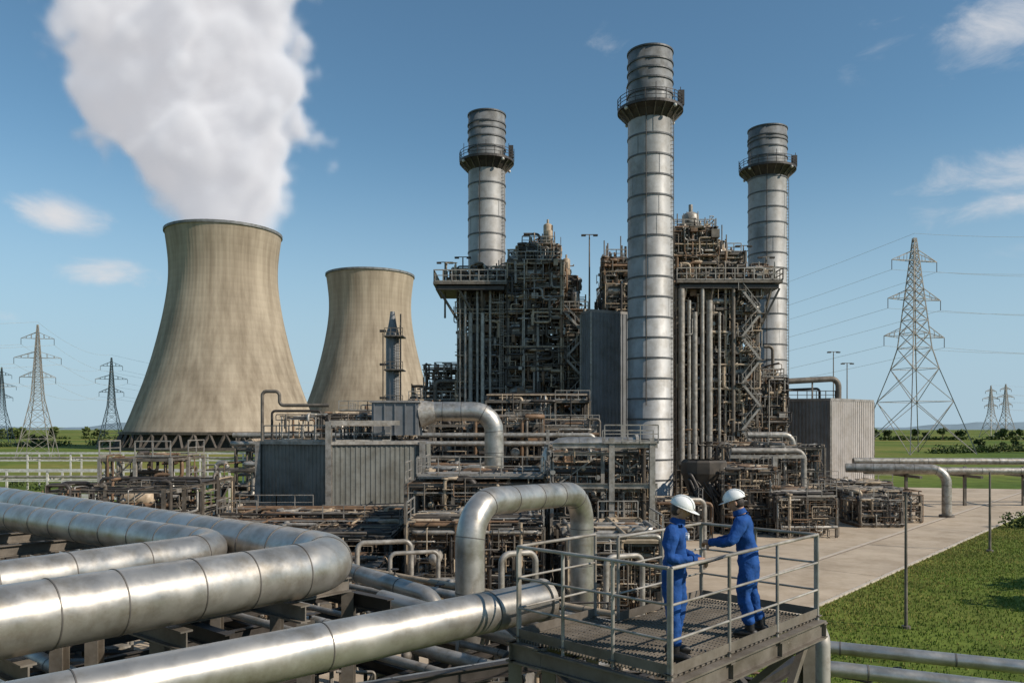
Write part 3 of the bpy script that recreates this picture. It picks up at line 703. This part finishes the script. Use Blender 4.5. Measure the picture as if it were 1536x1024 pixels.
# ------------------------------------------------------------------ mid process area
mb=MB()
def bank2(x0,x1,y0,y1,z1,n,rr=(.03,.16),dz=2.2,w=.2,k='grey',rail=.3,dx=2.8,smax=3,pal=PAL,fl=.25):
    frame(mb,x0,x1,y0,y1,0,z1,dx,2.8,dz,w,k,k,fl,rail,.028,.2,ib=True)
    clutter(mb,(x0,x1,y0-.2,y1,.1,z1+.3),n,rr,6,7,smax,pal)
    clutter(mb,(x0,x1,y0-.5,y0+.5,.1,z1),n//2,(.02,.06),6,5,1.6,pal,.3)
    boxes(mb,(x0,x1,y0,y1,.2,z1),n//5,(.2,.8))
    for _ in range(n//10): valve(mb,(U(x0,x1),U(y0-.2,y0+1),U(.5,z1)),U(.12,.25),random.choice(['galv','beige','grey']))
    for _ in range(max(1,n//25)): vessel_h(mb,(U(x0+1,x1-1),U(y0,y1),U(.8,z1)),U(.25,.55),U(1,2.5),random.choice(['alu2','galv','beige']),random.choice((0,1)))
bank2(-20,-6.5,54,58.5,3.2,150)
bank2(-21,-7,46,53,3.0,150)
bank2(-6,2,45,58,6.2,220,rr=(.04,.22))
bank2(-5,1.5,38,44,4.6,150)
bank2(2.2,7.8,44,56,8.0,200,k='galv',rr=(.04,.2))
bank2(2.5,6.8,36,43,4.2,120)
bank2(-16,-7,38,45,2.0,120)
bank2(-28,-21,48,60,5.6,90)
for x in(5.4,7.6):
    mb.ibeam((x,43.2,0),(x,43.2,8.8),.3,.3,'galv')
for z in(4.2,6.2,8.4): mb.ibeam((2.2,43.2,z),(7.9,43.2,z),.22,.28,'galv')
mb.rail((5.0,43,8.5),(7.9,43,8.5),1.,1,.03)
mb.box((-1.8,48,6.5),(7.2,5,.12),'galv'); mb.rail((-5.4,45.4,6.6),(1.8,45.4,6.6),1.1,1.3,.03)
mb.obj('process_skid')
mb=MB()
for (x,y,zt,wd,r_) in((-6.8,35,4.3,2.3,.11),(-5.2,34,4.0,2.0,.09),(-.4,30,4.6,1.3,.12),(-2.8,29,3.0,1.2,.1),(3.9,33,4.0,1.6,.12),(10.5,52,4.6,2.2,.16)):
    mb.pipe([(x,y,0),(x,y,zt),(x+wd,y+.6,zt),(x+wd,y+.6,0)],r_,r_*3,10,'galv')
mb.obj('loop_pipework')

mb=MB()
bank2(18.5,23.5,70,82,5.4,150,rr=(.05,.22)); bank2(22.5,27.5,67.5,78,3.4,120,rr=(.05,.22)); bank2(24,33,84,98,7.2,170,rr=(.05,.26))
bank2(8,13,80,90,6.0,80,rr=(.05,.25))
bank2(33,40,78,84,2.8,120,rr=(.05,.2)); bank2(36.5,43,90,97,2.8,100,rr=(.05,.22)); bank2(32.5,36.5,74.5,78.5,2.4,60,rr=(.05,.2))
bank2(12,16.5,66,72,2.8,70,rr=(.05,.2))
mb.pipe([(26.5,71,0),(26.5,71,3.6),(23,71,3.6),(23,71,0)],.22,.7,12,'galv'); mb.pipe([(29.3,80,0),(29.3,80,7),(22,80,7)],.3,.9,12,'galv')
mb.box((24,75,6.6),(7,.5,.3),'galv'); mb.beam((23.9,72.5,0),(23.9,72.5,6.7),.4,.4,'galv')
mb.pipe([(31,88,0),(31,88,8.5),(26,88,8.5)],.35,1,12,'alu2',seam=2)
for i in range(10):
    x=U(15.5,19.5); mb.pipe([(x,72,U(3,5)),(x+U(-.5,.5),71.5,U(5,6)),(x+U(.5,2),71,U(1,3)),(x+U(1,2.4),71,0)],U(.08,.2),.9,8,'dark',n=5)
mb.lathe((17.6,73,0),[(1.0,2.2),(2.1,5.2),(2.1,6.2),(1.9,6.4)],12,'casing',False)
for a in range(4): mb.beam((17.6+1.6*math.cos(a*1.57+.7),73+1.6*math.sin(a*1.57+.7),0),(17.6+1.6*math.cos(a*1.57+.7),73+1.6*math.sin(a*1.57+.7),5),.2,.2,'dark')
mb.obj('pump_skid')

# ------------------------------------------------------------------ silver lines
mb=MB(); mb.pipe([(7.9,50,8.25),(2.3,50,8.25),(2.3,50,4.6)],.52,1.15,24,'alu',seam=1.35,sw=.04,flange=True)
mb.beam((2.3,50,0),(2.3,50,4.6),.5,.5,'galv'); mb.beam((7.2,50,0),(7.2,50,7.7),.3,.3,'galv'); mb.obj('silver_pipeline')
mb=MB(); mb.pipe([(-1.0,18.9,0),(-1.0,18.9,7.60),(2.1,23.9,7.42),(2.1,23.9,3.9)],.35,.95,32,'alu',seam=1.2,sw=.022,n=12)
for z in (2.2,5.0): mb.tube([(-1,18.9,z),(-1,18.9,z+.06)],.42,24,'grey',smooth=False)
mb.tube([(2.1,23.9,3.75),(2.1,23.9,3.9)],.5,24,'grey',smooth=False); mb.box((2.1,23.9,3.5),(1.3,1.3,.4),'grey')
for dx,dy in((-.5,-.5),(.5,-.5),(.5,.5),(-.5,.5)): mb.ibeam((2.1+dx,23.9+dy,0),(2.1+dx,23.9+dy,3.35),.2,.2,'grey')
mb.obj('silver_pipeline')
mb=MB(); mb.pipe([(-4.6,5.9,7.1),(.42,10.5,7.12)],.25,seg=36,k='alu',seam=2.4,sw=.012)
mb.tube([(.36,10.445,7.12),(.42,10.5,7.12)],.285,32,'galv',smooth=False)
for i in range(12):
    a=i*math.pi/6; uu=V((.677,-.736,0)); p=V((.42,10.5,7.12))+uu*math.cos(a)*.265+V((0,0,1))*math.sin(a)*.265; mb.tube([p,p+V((.02,.018,0))],.012,6,'dark')
mb.obj('silver_pipeline')
ua=V((-.62,-.78,0)).normalized(); va=V((-.765,.644,0)).normalized()
ca=V((-3.0,15.2,6.83)); mb=MB(); mb.pipe([ca+ua*9,ca,ca+va*48],.485,1.35,44,'alu',seam=1.05,sw=.018,n=14)
mb.obj('silver_pipeline')
ub=V((-.55,-.84,0)).normalized(); vb=V((-.81,.58,0)).normalized()
cb=V((-5.95,16.75,6.83)); mb=MB(); mb.pipe([cb+ub*9,cb,cb+vb*46],.38,1.1,36,'alu',seam=1.3,sw=.018,n=14)
mb.obj('silver_pipeline')
mb=MB()
for i in range(15):
    s=1.2+i*2.6; p=ca+va*s; q=p+V((-.644,-.765,0))*3.2
    p=p+V((.644,.765,0))*.8; z=6.14
    mb.ibeam((p.x,p.y,z),(q.x,q.y,z),.2,.3,'grey')
    for e in(p,q): mb.ibeam((e.x,e.y,0),(e.x,e.y,z-.15),.25,.25,'grey')
    if i%2==0: mb.ibeam((p.x,p.y,3.2),(q.x,q.y,3.2),.16,.24,'dark')
    a=ca+va*s; mb.box((a.x,a.y,6.33),(.3,.5,.1),'dark',.7)
for i in range(4):
    s=1.4+i*2.2; p=ca+ua*s; q=p+V((-.78,.62,0))*4.2; p=p+V((.78,-.62,0))*.35
    mb.ibeam((p.x,p.y,6.14),(q.x,q.y,6.14),.2,.3,'grey')
    for e in(p,q): mb.ibeam((e.x,e.y,0),(e.x,e.y,6.0),.25,.25,'grey')
for off in(-.9,2.6):
    a=ca+V((.644,.765,0))*-off; mb.ibeam((a.x,a.y,5.82),((a+va*42).x,(a+va*42).y,5.82),.18,.3,'dark')
mb.obj('pipe_rack')
mb=MB()
def P2(s,t,z):
    p=V((-3.0,15.2,0))+va*s+V((.644,.765,0))*t; return V((p.x,p.y,z))
for s in [i*1.9 for i in range(-3,19)]:
    mb.ibeam(P2(s,-9,4.3),P2(s,9,4.3),.16,.24,'dark')
for t in [-8.5+i*2.1 for i in range(9)]:
    mb.ibeam(P2(-7,t,4.05),P2(34,t,4.05),.16,.24,'dark' if R()<.6 else 'grey')
for s in [i*3.8 for i in range(-1,9)]:
    for t in(-8,-2,4,8.6): mb.ibeam(P2(s,t,0),P2(s,t,4.2),.24,.24,'grey')
for t,r_,k in((-7.8,.1,'galv'),(-7.2,.14,'alu2'),(-6.1,.07,'beige'),(-5.2,.12,'galv'),(-4.4,.08,'alu2'),(-3.4,.16,'alu2'),(1.3,.1,'galv'),(2.2,.15,'alu2'),(3.1,.08,'galv'),(4.4,.2,'alu2'),(5.5,.1,'galv'),(6.6,.14,'alu2'),(7.6,.09,'beige')):
    mb.pipe([P2(-5+R()*3,t,4.6),P2(33,t,4.6)],r_,seg=10,k=k,seam=2.5)
for _ in range(300):
    s,t=U(-6,20),U(-9,9); p=P2(s,t,U(2.2,4.3))
    walk(mb,(p.x-1.6,p.x+1.6,p.y-1.6,p.y+1.6,1.5,4.2),U(.03,.09),random.choice(['galv','alu2','dark','grey','rust','galv']),4,7,.4,1.6)
for _ in range(50):
    s,t=U(-6,22),U(-9,9); p=P2(s,t,U(4.3,4.6)); valve(mb,p,U(.08,.15),random.choice(['galv','grey','beige']))
for _ in range(40):
    s,t=U(-6,22),U(-9,9); p=P2(s,t,U(2.5,4.0)); mb.box(p,(U(.3,1),U(.3,1),U(.2,.7)),random.choice(['grey','dark','galv','alu2']),.7)
mb.tube([(-3.2,19.5,5.2),(.2,16.6,5.0)],.22,16,'alu')
mb.obj('pipe_deck')
mb=MB(); mb.pipe([(-2.6,12.5,5.2),(-.6,13.6,5.2),(1.0,14.6,5.2),(1.0,14.6,0)],.16,.5,16,'alu',seam=1.5)
mb.pipe([(-6.,24,5.4),(-1.9,20.4,5.0),(-1.9,20.4,0)],.24,.6,16,'alu',seam=1.5)
for x,y in((.9,16.5),(-.2,12.0)): mb.ibeam((x,y,0),(x,y,5.6),.18,.18,'grey')
mb.ibeam((-2.4,11.6,5.5),(1.2,13.6,5.5),.16,.22,'dark'); mb.ibeam((-.3,17,5.4),(1.2,12,5.4),.16,.22,'grey')
clutter(mb,(-1.2,1.8,13,19,1.5,5),60,(.03,.09),5,8,1.8,smin=.4); clutter(mb,(1,5,13,22,0,4.6),60,(.03,.1),5,8,2,smin=.4)
frame(mb,1.0,4.6,14,21,0,4.4,1.8,2.3,2.2,.16,'grey','grey',.15,0,.02,.2,ib=True)
mb.obj('drain_pipework')
mb=MB(); mb.pipe([(36.0,86,5.0),(45.3,83,5.0),(45.3,83,0)],.48,1.5,18,'alu2',seam=2,sw=.05); mb.tube([(45.3,83,0),(45.3,83,.25)],.75,18,'grey')
mb.pipe([(42,98,5.2),(90,96,5.2)],.4,seg=14,k='alu2',seam=4,sw=.06); mb.pipe([(42,95,4.2),(90,92,4.2)],.42,seg=14,k='alu2',seam=4,sw=.06)
for x in range(47,90,7): mb.beam((x,95,0),(x,95,4.7),.3,.3,'grey'); mb.beam((x,91.5,3.6),(x,98.5,3.6),.3,.3,'grey')
mb.obj('silver_pipeline')
mb=MB(); mb.pipe([(3.6,15.6,4.3),(5.3,15.1,5.3),(12.5,12.4,5.2)],.12,.6,18,'alu',seam=2); mb.pipe([(4.75,12.2,1),(4.75,12.2,6.15),(4.85,12.6,6.2),(4.95,13,5.0)],.12,.1,20,'galv')
mb.pipe([(5.0,13.6,1),(5.0,13.6,5.3),(5.5,13.5,5.3),(14,11.0,4.95)],.13,.4,20,'alu',seam=2)
mb.pipe([(5.0,14.5,4.2),(12,11.2,4.5)],.09,.6,14,'galv')
for x,y in((7,14.4),(10,13.3)): mb.ibeam((x,y,0),(x,y,5.05),.16,.16,'grey')
mb.obj('bypass_pipeline')

# ------------------------------------------------------------------ pale rail racks at left
for (Y0,zt,x0,x1) in((68,3.3,-62,-27),(90,4.4,-85,-32),(120,5.4,-112,-36)):
    mb=MB(); x=x0
    while x<=x1:
        mb.beam((x,Y0,0),(x,Y0,zt),.2,.2,'white'); mb.beam((x,Y0+3,0),(x,Y0+3,zt),.2,.2,'white'); mb.beam((x,Y0,zt-.9),(x,Y0+3,zt-.9),.14,.14,'white'); x+=6.5
    for z,t in((zt,.2),(zt-1.1,.14)): mb.beam((x0,Y0,z),(x1,Y0,z),t,t,'white'); mb.beam((x0,Y0+3,z),(x1,Y0+3,z),t,t,'white')
    mb.tube([(x0,Y0+1,zt-.7),(x1,Y0+1,zt-.7)],.16,8,'galv')
    mb.obj('pipe_trestle')
mb=MB()
frame(mb,-29,-24,56,62,0,7.2,2.6,3,2.4,.22,'galv','grey',.3,.6,.035,.2); clutter(mb,(-29,-24,56,62,0,7.4),70,(.05,.18),5,6,2.5)
mb.obj('valve_station')

mb=MB(); mb.tube([(18.4,37.2,0),(18.4,37.2,6.3)],[.08,.055],10,'grey'); mb.tube([(18.4,37.2,0),(18.4,37.2,.12)],.2,10,'grey',smooth=False); mb.tube([(18.4,37.2,6.28),(18.4,37.2,6.36)],.08,8,'dark'); mb.obj('steel_pole')
mb=MB(); mb.tube([(36.,60,0),(36.,60,6.)],[.1,.07],8,'grey'); mb.tube([(36,60,0),(36,60,.15)],.25,8,'grey',smooth=False); mb.obj('steel_pole')

# ------------------------------------------------------------------ pylons and wires
def pylon(x,y,h,w,arms,t,k='galv',rz=0.25):
    mb=MB(); ca_,sa_=math.cos(rz),math.sin(rz)
    def Wp(a,b,z): return V((x+a*ca_-b*sa_,y+a*sa_+b*ca_,z))
    def hw(z):
        q=z/h
        return w/2*( (1-q/.45)*.70+.30 if q<.45 else .30*(1-(q-.45)/.55*.93) )
    lv=[0];z=0
    while z<h*.97:
        z+=max(h*.028,hw(z)*1.35); lv.append(min(z,h))
    C=((-1,-1),(1,-1),(1,1),(-1,1))
    for a,b in zip(lv,lv[1:]):
        ha,hb=hw(a),hw(b)
        for i in range(4):
            c=C[i];d_=C[(i+1)%4]
            mb.beam(Wp(c[0]*ha,c[1]*ha,a),Wp(c[0]*hb,c[1]*hb,b),t,t,k)
            mb.beam(Wp(c[0]*ha,c[1]*ha,a),Wp(d_[0]*hb,d_[1]*hb,b),t*.6,t*.6,k)
            mb.beam(Wp(d_[0]*ha,d_[1]*ha,a),Wp(c[0]*hb,c[1]*hb,b),t*.6,t*.6,k)
            mb.beam(Wp(c[0]*hb,c[1]*hb,b),Wp(d_[0]*hb,d_[1]*hb,b),t*.6,t*.6,k)
    tips=[]
    for (q,L) in arms:
        z=h*q; b=hw(z)
        for s in(-1,1):
            T=Wp(s*L,0,z)
            for yy in(-b,b):
                mb.beam(Wp(s*b,yy,z),T,t*.7,t*.7,k); mb.beam(Wp(s*b*.8,yy,z+h*.045),T,t*.7,t*.7,k)
                for f in(.33,.66):
                    mb.beam(Wp(s*b,yy,z).lerp(T,f),Wp(s*b*.8,yy,z+h*.045).lerp(T,f),t*.5,t*.5,k)
            mb.beam(T,T-V((0,0,h*.045)),t*.6,t*.6,'dark'); tips.append(T-V((0,0,h*.045)))
    tips.append(Wp(0,0,h)); mb.obj('electricity_pylon'); return tips
ar=((.53,12.6),(.70,11.),(.875,9.4))
t1=pylon(142,281,77.6,27,ar,.30); t0=pylon(262,250,77,27,ar,.30)
t2=pylon(-134,225,39,9,((.6,4.6),(.74,6.0),(.88,4.2)),.17)
t2b=pylon(-176,350,41,10,((.6,5),(.74,6.5),(.88,4.5)),.22)
t2c=pylon(-255,398,40,10,((.6,5),(.74,6.5),(.88,4.5)),.22)
t3=pylon(421,700,46,13,((.6,7),(.74,9),(.88,6)),.4); t4=pylon(434,700,48,13,((.6,7),(.74,9),(.88,6)),.4)
def wires(A,B,sag,r,mb):
    for a,b in zip(A,B):
        pts=[a.lerp(b,i/16)-V((0,0,sag*4*(i/16)*(1-i/16))) for i in range(17)]; mb.tube(pts,r,4,'white')
mb=MB(); wires(t1,t0,4,.045,mb); far=[V((p.x-230,p.y+420,p.z*.75)) for p in t1]; wires(t1,far,14,.05,mb)
wires(t2,t2b,3,.03,mb); off=[p+V((-120,-60,0)) for p in t2]; wires(t2,off,4,.03,mb); wires(t2b,[V((p.x+60,p.y+200,p.z)) for p in t2b],5,.03,mb); wires(t3,[p+V((300,-60,0)) for p in t3],6,.05,mb)
mb.obj('power_lines')

# ------------------------------------------------------------------ worker platform
FZ=6.86
root=empty('access_platform')
Nn=V((1.62,8.1,FZ)); Rc=V((4.09,10.66,FZ)); ed=(Rc-Nn).normalized(); pd=V((-ed.y,ed.x,0)); Lx=(Rc-Nn).length; Wd=1.75; We=2.15
def PP(a,b,z=0): return Nn+ed*a+pd*b+V((0,0,z))
mb=MB()
i=0.03
while i<Wd: mb.beam(PP(0,i,-.02),PP(Lx,i,-.02),.012,.035,'grey'); i+=.045
i=0.05
while i<Lx: mb.beam(PP(i,0,-.018),PP(i,Wd,-.018),.012,.02,'grey'); i+=.11
i=Wd
while i<We: mb.beam(PP(0,i+.05,-.02),PP(1.5,i+.05,-.02),.012,.035,'grey'); i+=.045
for i in range(14): mb.beam(PP(.05+i*.11,Wd,-.018),PP(.05+i*.11,We,-.018),.012,.02,'grey')
mb.obj('grating',root); mb=MB()
for b in(-.04,Wd+.0): mb.ibeam(PP(-.05,b,-.16),PP(Lx+.05,b,-.16),.12,.24,'grey')
for a in(-.04,1.1,2.3,Lx+.04): mb.ibeam(PP(a,-.1,-.17),PP(a,Wd+.1,-.17),.1,.2,'grey')
mb.ibeam(PP(-.04,Wd,-.16),PP(-.04,We+.05,-.16),.12,.24,'grey'); mb.ibeam(PP(1.5,Wd,-.16),PP(1.5,We+.05,-.16),.12,.24,'grey'); mb.ibeam(PP(-.1,We+.05,-.16),PP(1.6,We+.05,-.16),.12,.24,'grey')
for a,b in((.1,Wd),(Lx-.1,.1),(Lx-.1,Wd),(.0,We+.05),(1.5,We+.05)): q=PP(a,b,-.28); mb.ibeam((q.x,q.y,0),q,.16,.16,'grey')
mb.beam(PP(Lx-.15,.1,-.3),PP(Lx-1.3,.1,-1.6),.09,.09,'grey'); mb.beam(PP(.2,.1,-.3),PP(1.3,.1,-1.6),.09,.09,'grey'); mb.beam(PP(1.3,.1,-1.6),PP(Lx-1.3,.1,-1.6),.09,.09,'grey')
mb.beam(PP(Lx-.1,.2,-.4),PP(Lx-.1,Wd,-1.9),.09,.09,'grey'); mb.ibeam(PP(1.3,.1,-6.8),PP(1.3,.1,-.3),.14,.14,'grey')
mb.obj('supports',root); mb=MB()
def hr(a0,b0,a1,b1,n,h=1.1):
    p=PP(a0,b0);q=PP(a1,b1);z=V((0,0,1))
    for i in range(n+1):
        a=p.lerp(q,i/n); mb.tube([a-z*.2,a+z*h],.021,10,'galv'); mb.box(a+z*.02,(.09,.09,.012),'grey',.8)
    mb.tube([p+z*h,q+z*h],.021,10,'galv'); mb.tube([p+z*h*.66,q+z*h*.66],.015,8,'galv'); mb.tube([p+z*h*.33,q+z*h*.33],.015,8,'galv'); mb.beam(p+z*.06,q+z*.06,.008,.11,'grey')
hr(0,0,Lx,0,3); hr(Lx,0.03,Lx,Wd,2); hr(1.5,Wd+.02,Lx,Wd+.02,2); hr(0,.03,0,We,3); hr(0.03,We,1.5,We,1)
mb.obj('handrail',root)

# ------------------------------------------------------------------ workers
def hand(mb,wr,d,nrm,side):
    d=V(d).normalized(); nrm=V(nrm); nrm=(nrm-d*nrm.dot(d)).normalized(); s=d.cross(nrm).normalized()*side
    wr=V(wr)
    mb.tube([wr-d*.03,wr+d*.01,wr+d*.05,wr+d*.09,wr+d*.10],[.024,.028,.036,.034,.02],10,'skin')
    for i,(L) in enumerate((.072,.080,.075,.058)):
        b=wr+d*.085+s*(.030-.02*i); c1=(d*.8-nrm*.5).normalized(); c2=(d*.3-nrm*.95).normalized()
        mb.tube([b,b+c1*L*.45,b+c1*L*.45+c2*L*.35,b+c1*L*.45+c2*L*.35+(c2-d*.3).normalized()*L*.25],[.0095,.009,.0085,.006],7,'skin')
    b=wr+d*.035+s*.03; c=(s*.7+d*.7).normalized(); c2=(s*.1+d*.9-nrm*.4).normalized()
    mb.tube([b-s*.015,b+c*.04,b+c*.04+c2*.035],[.014,.011,.008],7,'skin')
def worker(loc,face,lean,arms,legs,tilt,item,yaw=0):
    root=empty('worker',loc); root.rotation_euler=(0,0,math.atan2(-face[0],face[1]))
    piv=V((0,0,.97)); Rm=Matrix.Rotation(-lean,3,'X')
    def u(p): return piv+Rm@(V(p)-piv)
    arms=[[V(a) for a in s] for s in arms]
    vs=[(0,0,.98),u((0,.0,1.11)),u((0,.0,1.24)),u((0,-.01,1.36)),u((0,0,1.45)),u((0,.015,1.50))]
    rd=[(.175,.145),(.165,.14),(.19,.15),(.185,.14),(.10,.09),(.066,.066)]
    ed_=[(0,1),(1,2),(2,3),(3,4),(4,5)]
    for s,a in zip((-1,1),arms):
        b=len(vs); sh=u((s*.19,-.01,1.40)); vs+=[sh,(sh+a[0])/2,a[0],(a[0]+a[1])/2,a[1]]; rd+=[(.098,.098),(.086,.086),(.072,.072),(.064,.064),(.05,.05)]
        ed_+=[(3,b),(b,b+1),(b+1,b+2),(b+2,b+3),(b+3,b+4)]
    for s,g in zip((-1,1),legs):
        b=len(vs); hip=V((s*.11,0,.86)); kn=V(g[0]); an=V(g[1]); vs+=[hip,(hip+kn)/2,kn,(kn+an)/2,an]; rd+=[(.125,.13),(.108,.112),(.088,.092),(.080,.084),(.080,.086)]
        ed_+=[(0,b),(b,b+1),(b+1,b+2),(b+2,b+3),(b+3,b+4)]
    me=bpy.data.meshes.new('coverall'); me.from_pydata([tuple(v) for v in vs],ed_,[]); me.materials.append(M['suit'])
    bm=bmesh.new(); bm.from_mesh(me); bm.verts.layers.skin.verify(); bm.to_mesh(me); bm.free()
    o=bpy.data.objects.new('coverall',me); scene.collection.objects.link(o); o.parent=root
    sk=o.modifiers.new('skin','SKIN'); sk.use_smooth_shade=True; sk.branch_smoothing=.4
    for i,r_ in enumerate(rd): me.skin_vertices[0].data[i].radius=r_; me.skin_vertices[0].data[i].use_root=(i==0)
    ss=o.modifiers.new('sub','SUBSURF'); ss.levels=3; ss.render_levels=3
    tx=bpy.data.textures.new('folds','CLOUDS'); tx.noise_scale=.13; tx.noise_depth=2
    dm=o.modifiers.new('folds','DISPLACE'); dm.texture=tx; dm.strength=.06; dm.mid_level=.5; dm.texture_coords='LOCAL'
    mb=MB(); c=u((0,.008,1.475)); c2=u((0,.02,1.535)); mb.tube([c,c2],[.092,.075],16,'suit')
    for s,a in zip((-1,1),arms): dd=(a[1]-a[0]).normalized(); mb.tube([a[1]-dd*.03,a[1]+dd*.012],[.052,.048],12,'suit')
    ch=u((-.075,.108,1.33)); mb.box(ch,(.09,.04,.03),'badge'); mb.box(ch,(.03,.042,.08),'badge')
    mb.obj('collar_and_cuffs',root)
    hc=u((0,.035,1.625)); Hr=Matrix.Rotation(yaw,3,'Z')@Matrix.Rotation(-tilt-lean*.4,3,'X')
    def fn(p):
        x,y,z=p
        if z<0: x*=max(.6,1+z*1.6)
        if y>0:
            y*=.95; y+=.022*math.exp(-((x/.016)**2+((z+.012)/.026)**2))
            y-=.009*(math.exp(-(((x-.032)/.018)**2+((z-.015)/.015)**2))+math.exp(-(((x+.032)/.018)**2+((z-.015)/.015)**2)))
            y+=.010*math.exp(-((x/.03)**2+((z+.098)/.022)**2))
        return V((x,y,z))
    mb=MB(); mb.tube([u((0,-.0,1.47)),hc+Hr@V((0,-.02,-.07))],[.062,.058],14,'skin')
    mb.ell(hc,(.077,.097,.120),'skin',28,22,fn,Hr)
    for s in(-1,1):
        mb.ell(hc+Hr@V((s*.079,-.005,-.005)),(.010,.020,.032),'skin',8,8,None,Hr)
        mb.ell(hc+Hr@V((s*.030,.080,.014)),(.013,.008,.006),'badge',8,6,None,Hr); mb.ell(hc+Hr@V((s*.030,.086,.014)),(.005,.004,.005),'hair',6,6,None,Hr)
        mb.ell(hc+Hr@V((s*.030,.088,.034)),(.018,.006,.004),'hair',8,6,None,Hr)
    mb.ell(hc+Hr@V((0,.088,-.055)),(.024,.007,.005),'rust',8,6,None,Hr)
    mb.obj('head',root)
    mb=MB(); mb.ell(hc+Hr@V((0,-.022,.0)),(.081,.085,.095),'hair',16,12,None,Hr); mb.obj('hair',root)
    mb=MB()
    def dome(p):
        if p.z<0: p=V((p.x,p.y,0))
        return p
    c=hc+Hr@V((0,.0,.042)); mb.ell(c,(.112,.135,.125),'helmet',24,16,dome,Hr)
    def brim(p): return V((p.x,p.y+(.05 if p.y>0 else 0)*(p.y/.14),p.z-(.012*max(0,p.y/.14))))
    mb.ell(c+Hr@V((0,.01,.0)),(.124,.15,.009),'helmet',24,6,brim,Hr)
    for xx in(-.03,0,.03): mb.tube([c+Hr@V((xx,.135*math.cos(a),.002+.125*math.sin(a)*(1-abs(xx)))) for a in [math.pi*i/16 for i in range(1,16)]],.006,6,'helmet')
    mb.obj('hard_hat',root)
    mb=MB()
    for s,a in zip((-1,1),arms):
        dd=(a[1]-a[0]).normalized(); hand(mb,a[1]+dd*.01,dd,V((0,.2,1)),1 if s<0 else -1)
    mb.obj('hands',root)
    mb=MB()
    for s,g in zip((-1,1),legs):
        an=V(g[1]); f=V((s*.15,1,0)).normalized(); b=V((an.x,an.y,0))
        mb.tube([an+V((0,0,.06)),b+V((0,0,.10)),b-f*.03+V((0,0,.05))],[.055,.056,.045],12,'boot')
        mb.tube([b-f*.095+V((0,0,.045)),b-f*.07+V((0,0,.05)),b+V((0,0,.055)),b+f*.10+V((0,0,.047)),b+f*.17+V((0,0,.042)),b+f*.20+V((0,0,.035))],[.022,.044,.053,.046,.038,.012],12,'boot')
        mb.box(b+f*.05+V((0,0,.011)),(.085,.28,.022),'boot',math.atan2(-f.x,f.y))
    mb.obj('boots',root)
    if item:
        mb=MB(); c,sz,rx=item; Rr=Matrix.Rotation(rx,3,'X'); vs=[]
        for z in(-sz[2]/2,sz[2]/2):
            for x_,y_ in((-1,-1),(1,-1),(1,1),(-1,1)): vs.append(V(c)+Rr@V((x_*sz[0]/2,y_*sz[1]/2,z)))
        mb.add(vs,[(3,2,1,0),(4,5,6,7),(0,1,5,4),(1,2,6,5),(2,3,7,6),(3,0,4,7)],'paper')
        mb.obj('clipboard',root)
    return root
worker((1.80,8.85,FZ),(1,-.42),.06,
  [[(-.31,-.03,1.12),(-.13,.24,1.07)],[(.31,.0,1.12),(.15,.26,1.10)]],
  [[(-.13,.03,.50),(-.15,-.04,.13)],[(.14,.02,.50),(.17,.04,.13)]],.34,((.02,.42,1.09),(.21,.28,.012),.35))
worker((2.92,9.80,FZ),(-1,.40),.20,
  [[(-.30,.18,1.15),(-.16,.44,1.12)],[(.30,.16,1.15),(.12,.42,1.08)]],
  [[(-.14,.06,.50),(-.17,-.02,.13)],[(.14,.0,.50),(.16,-.12,.13)]],.24,None)
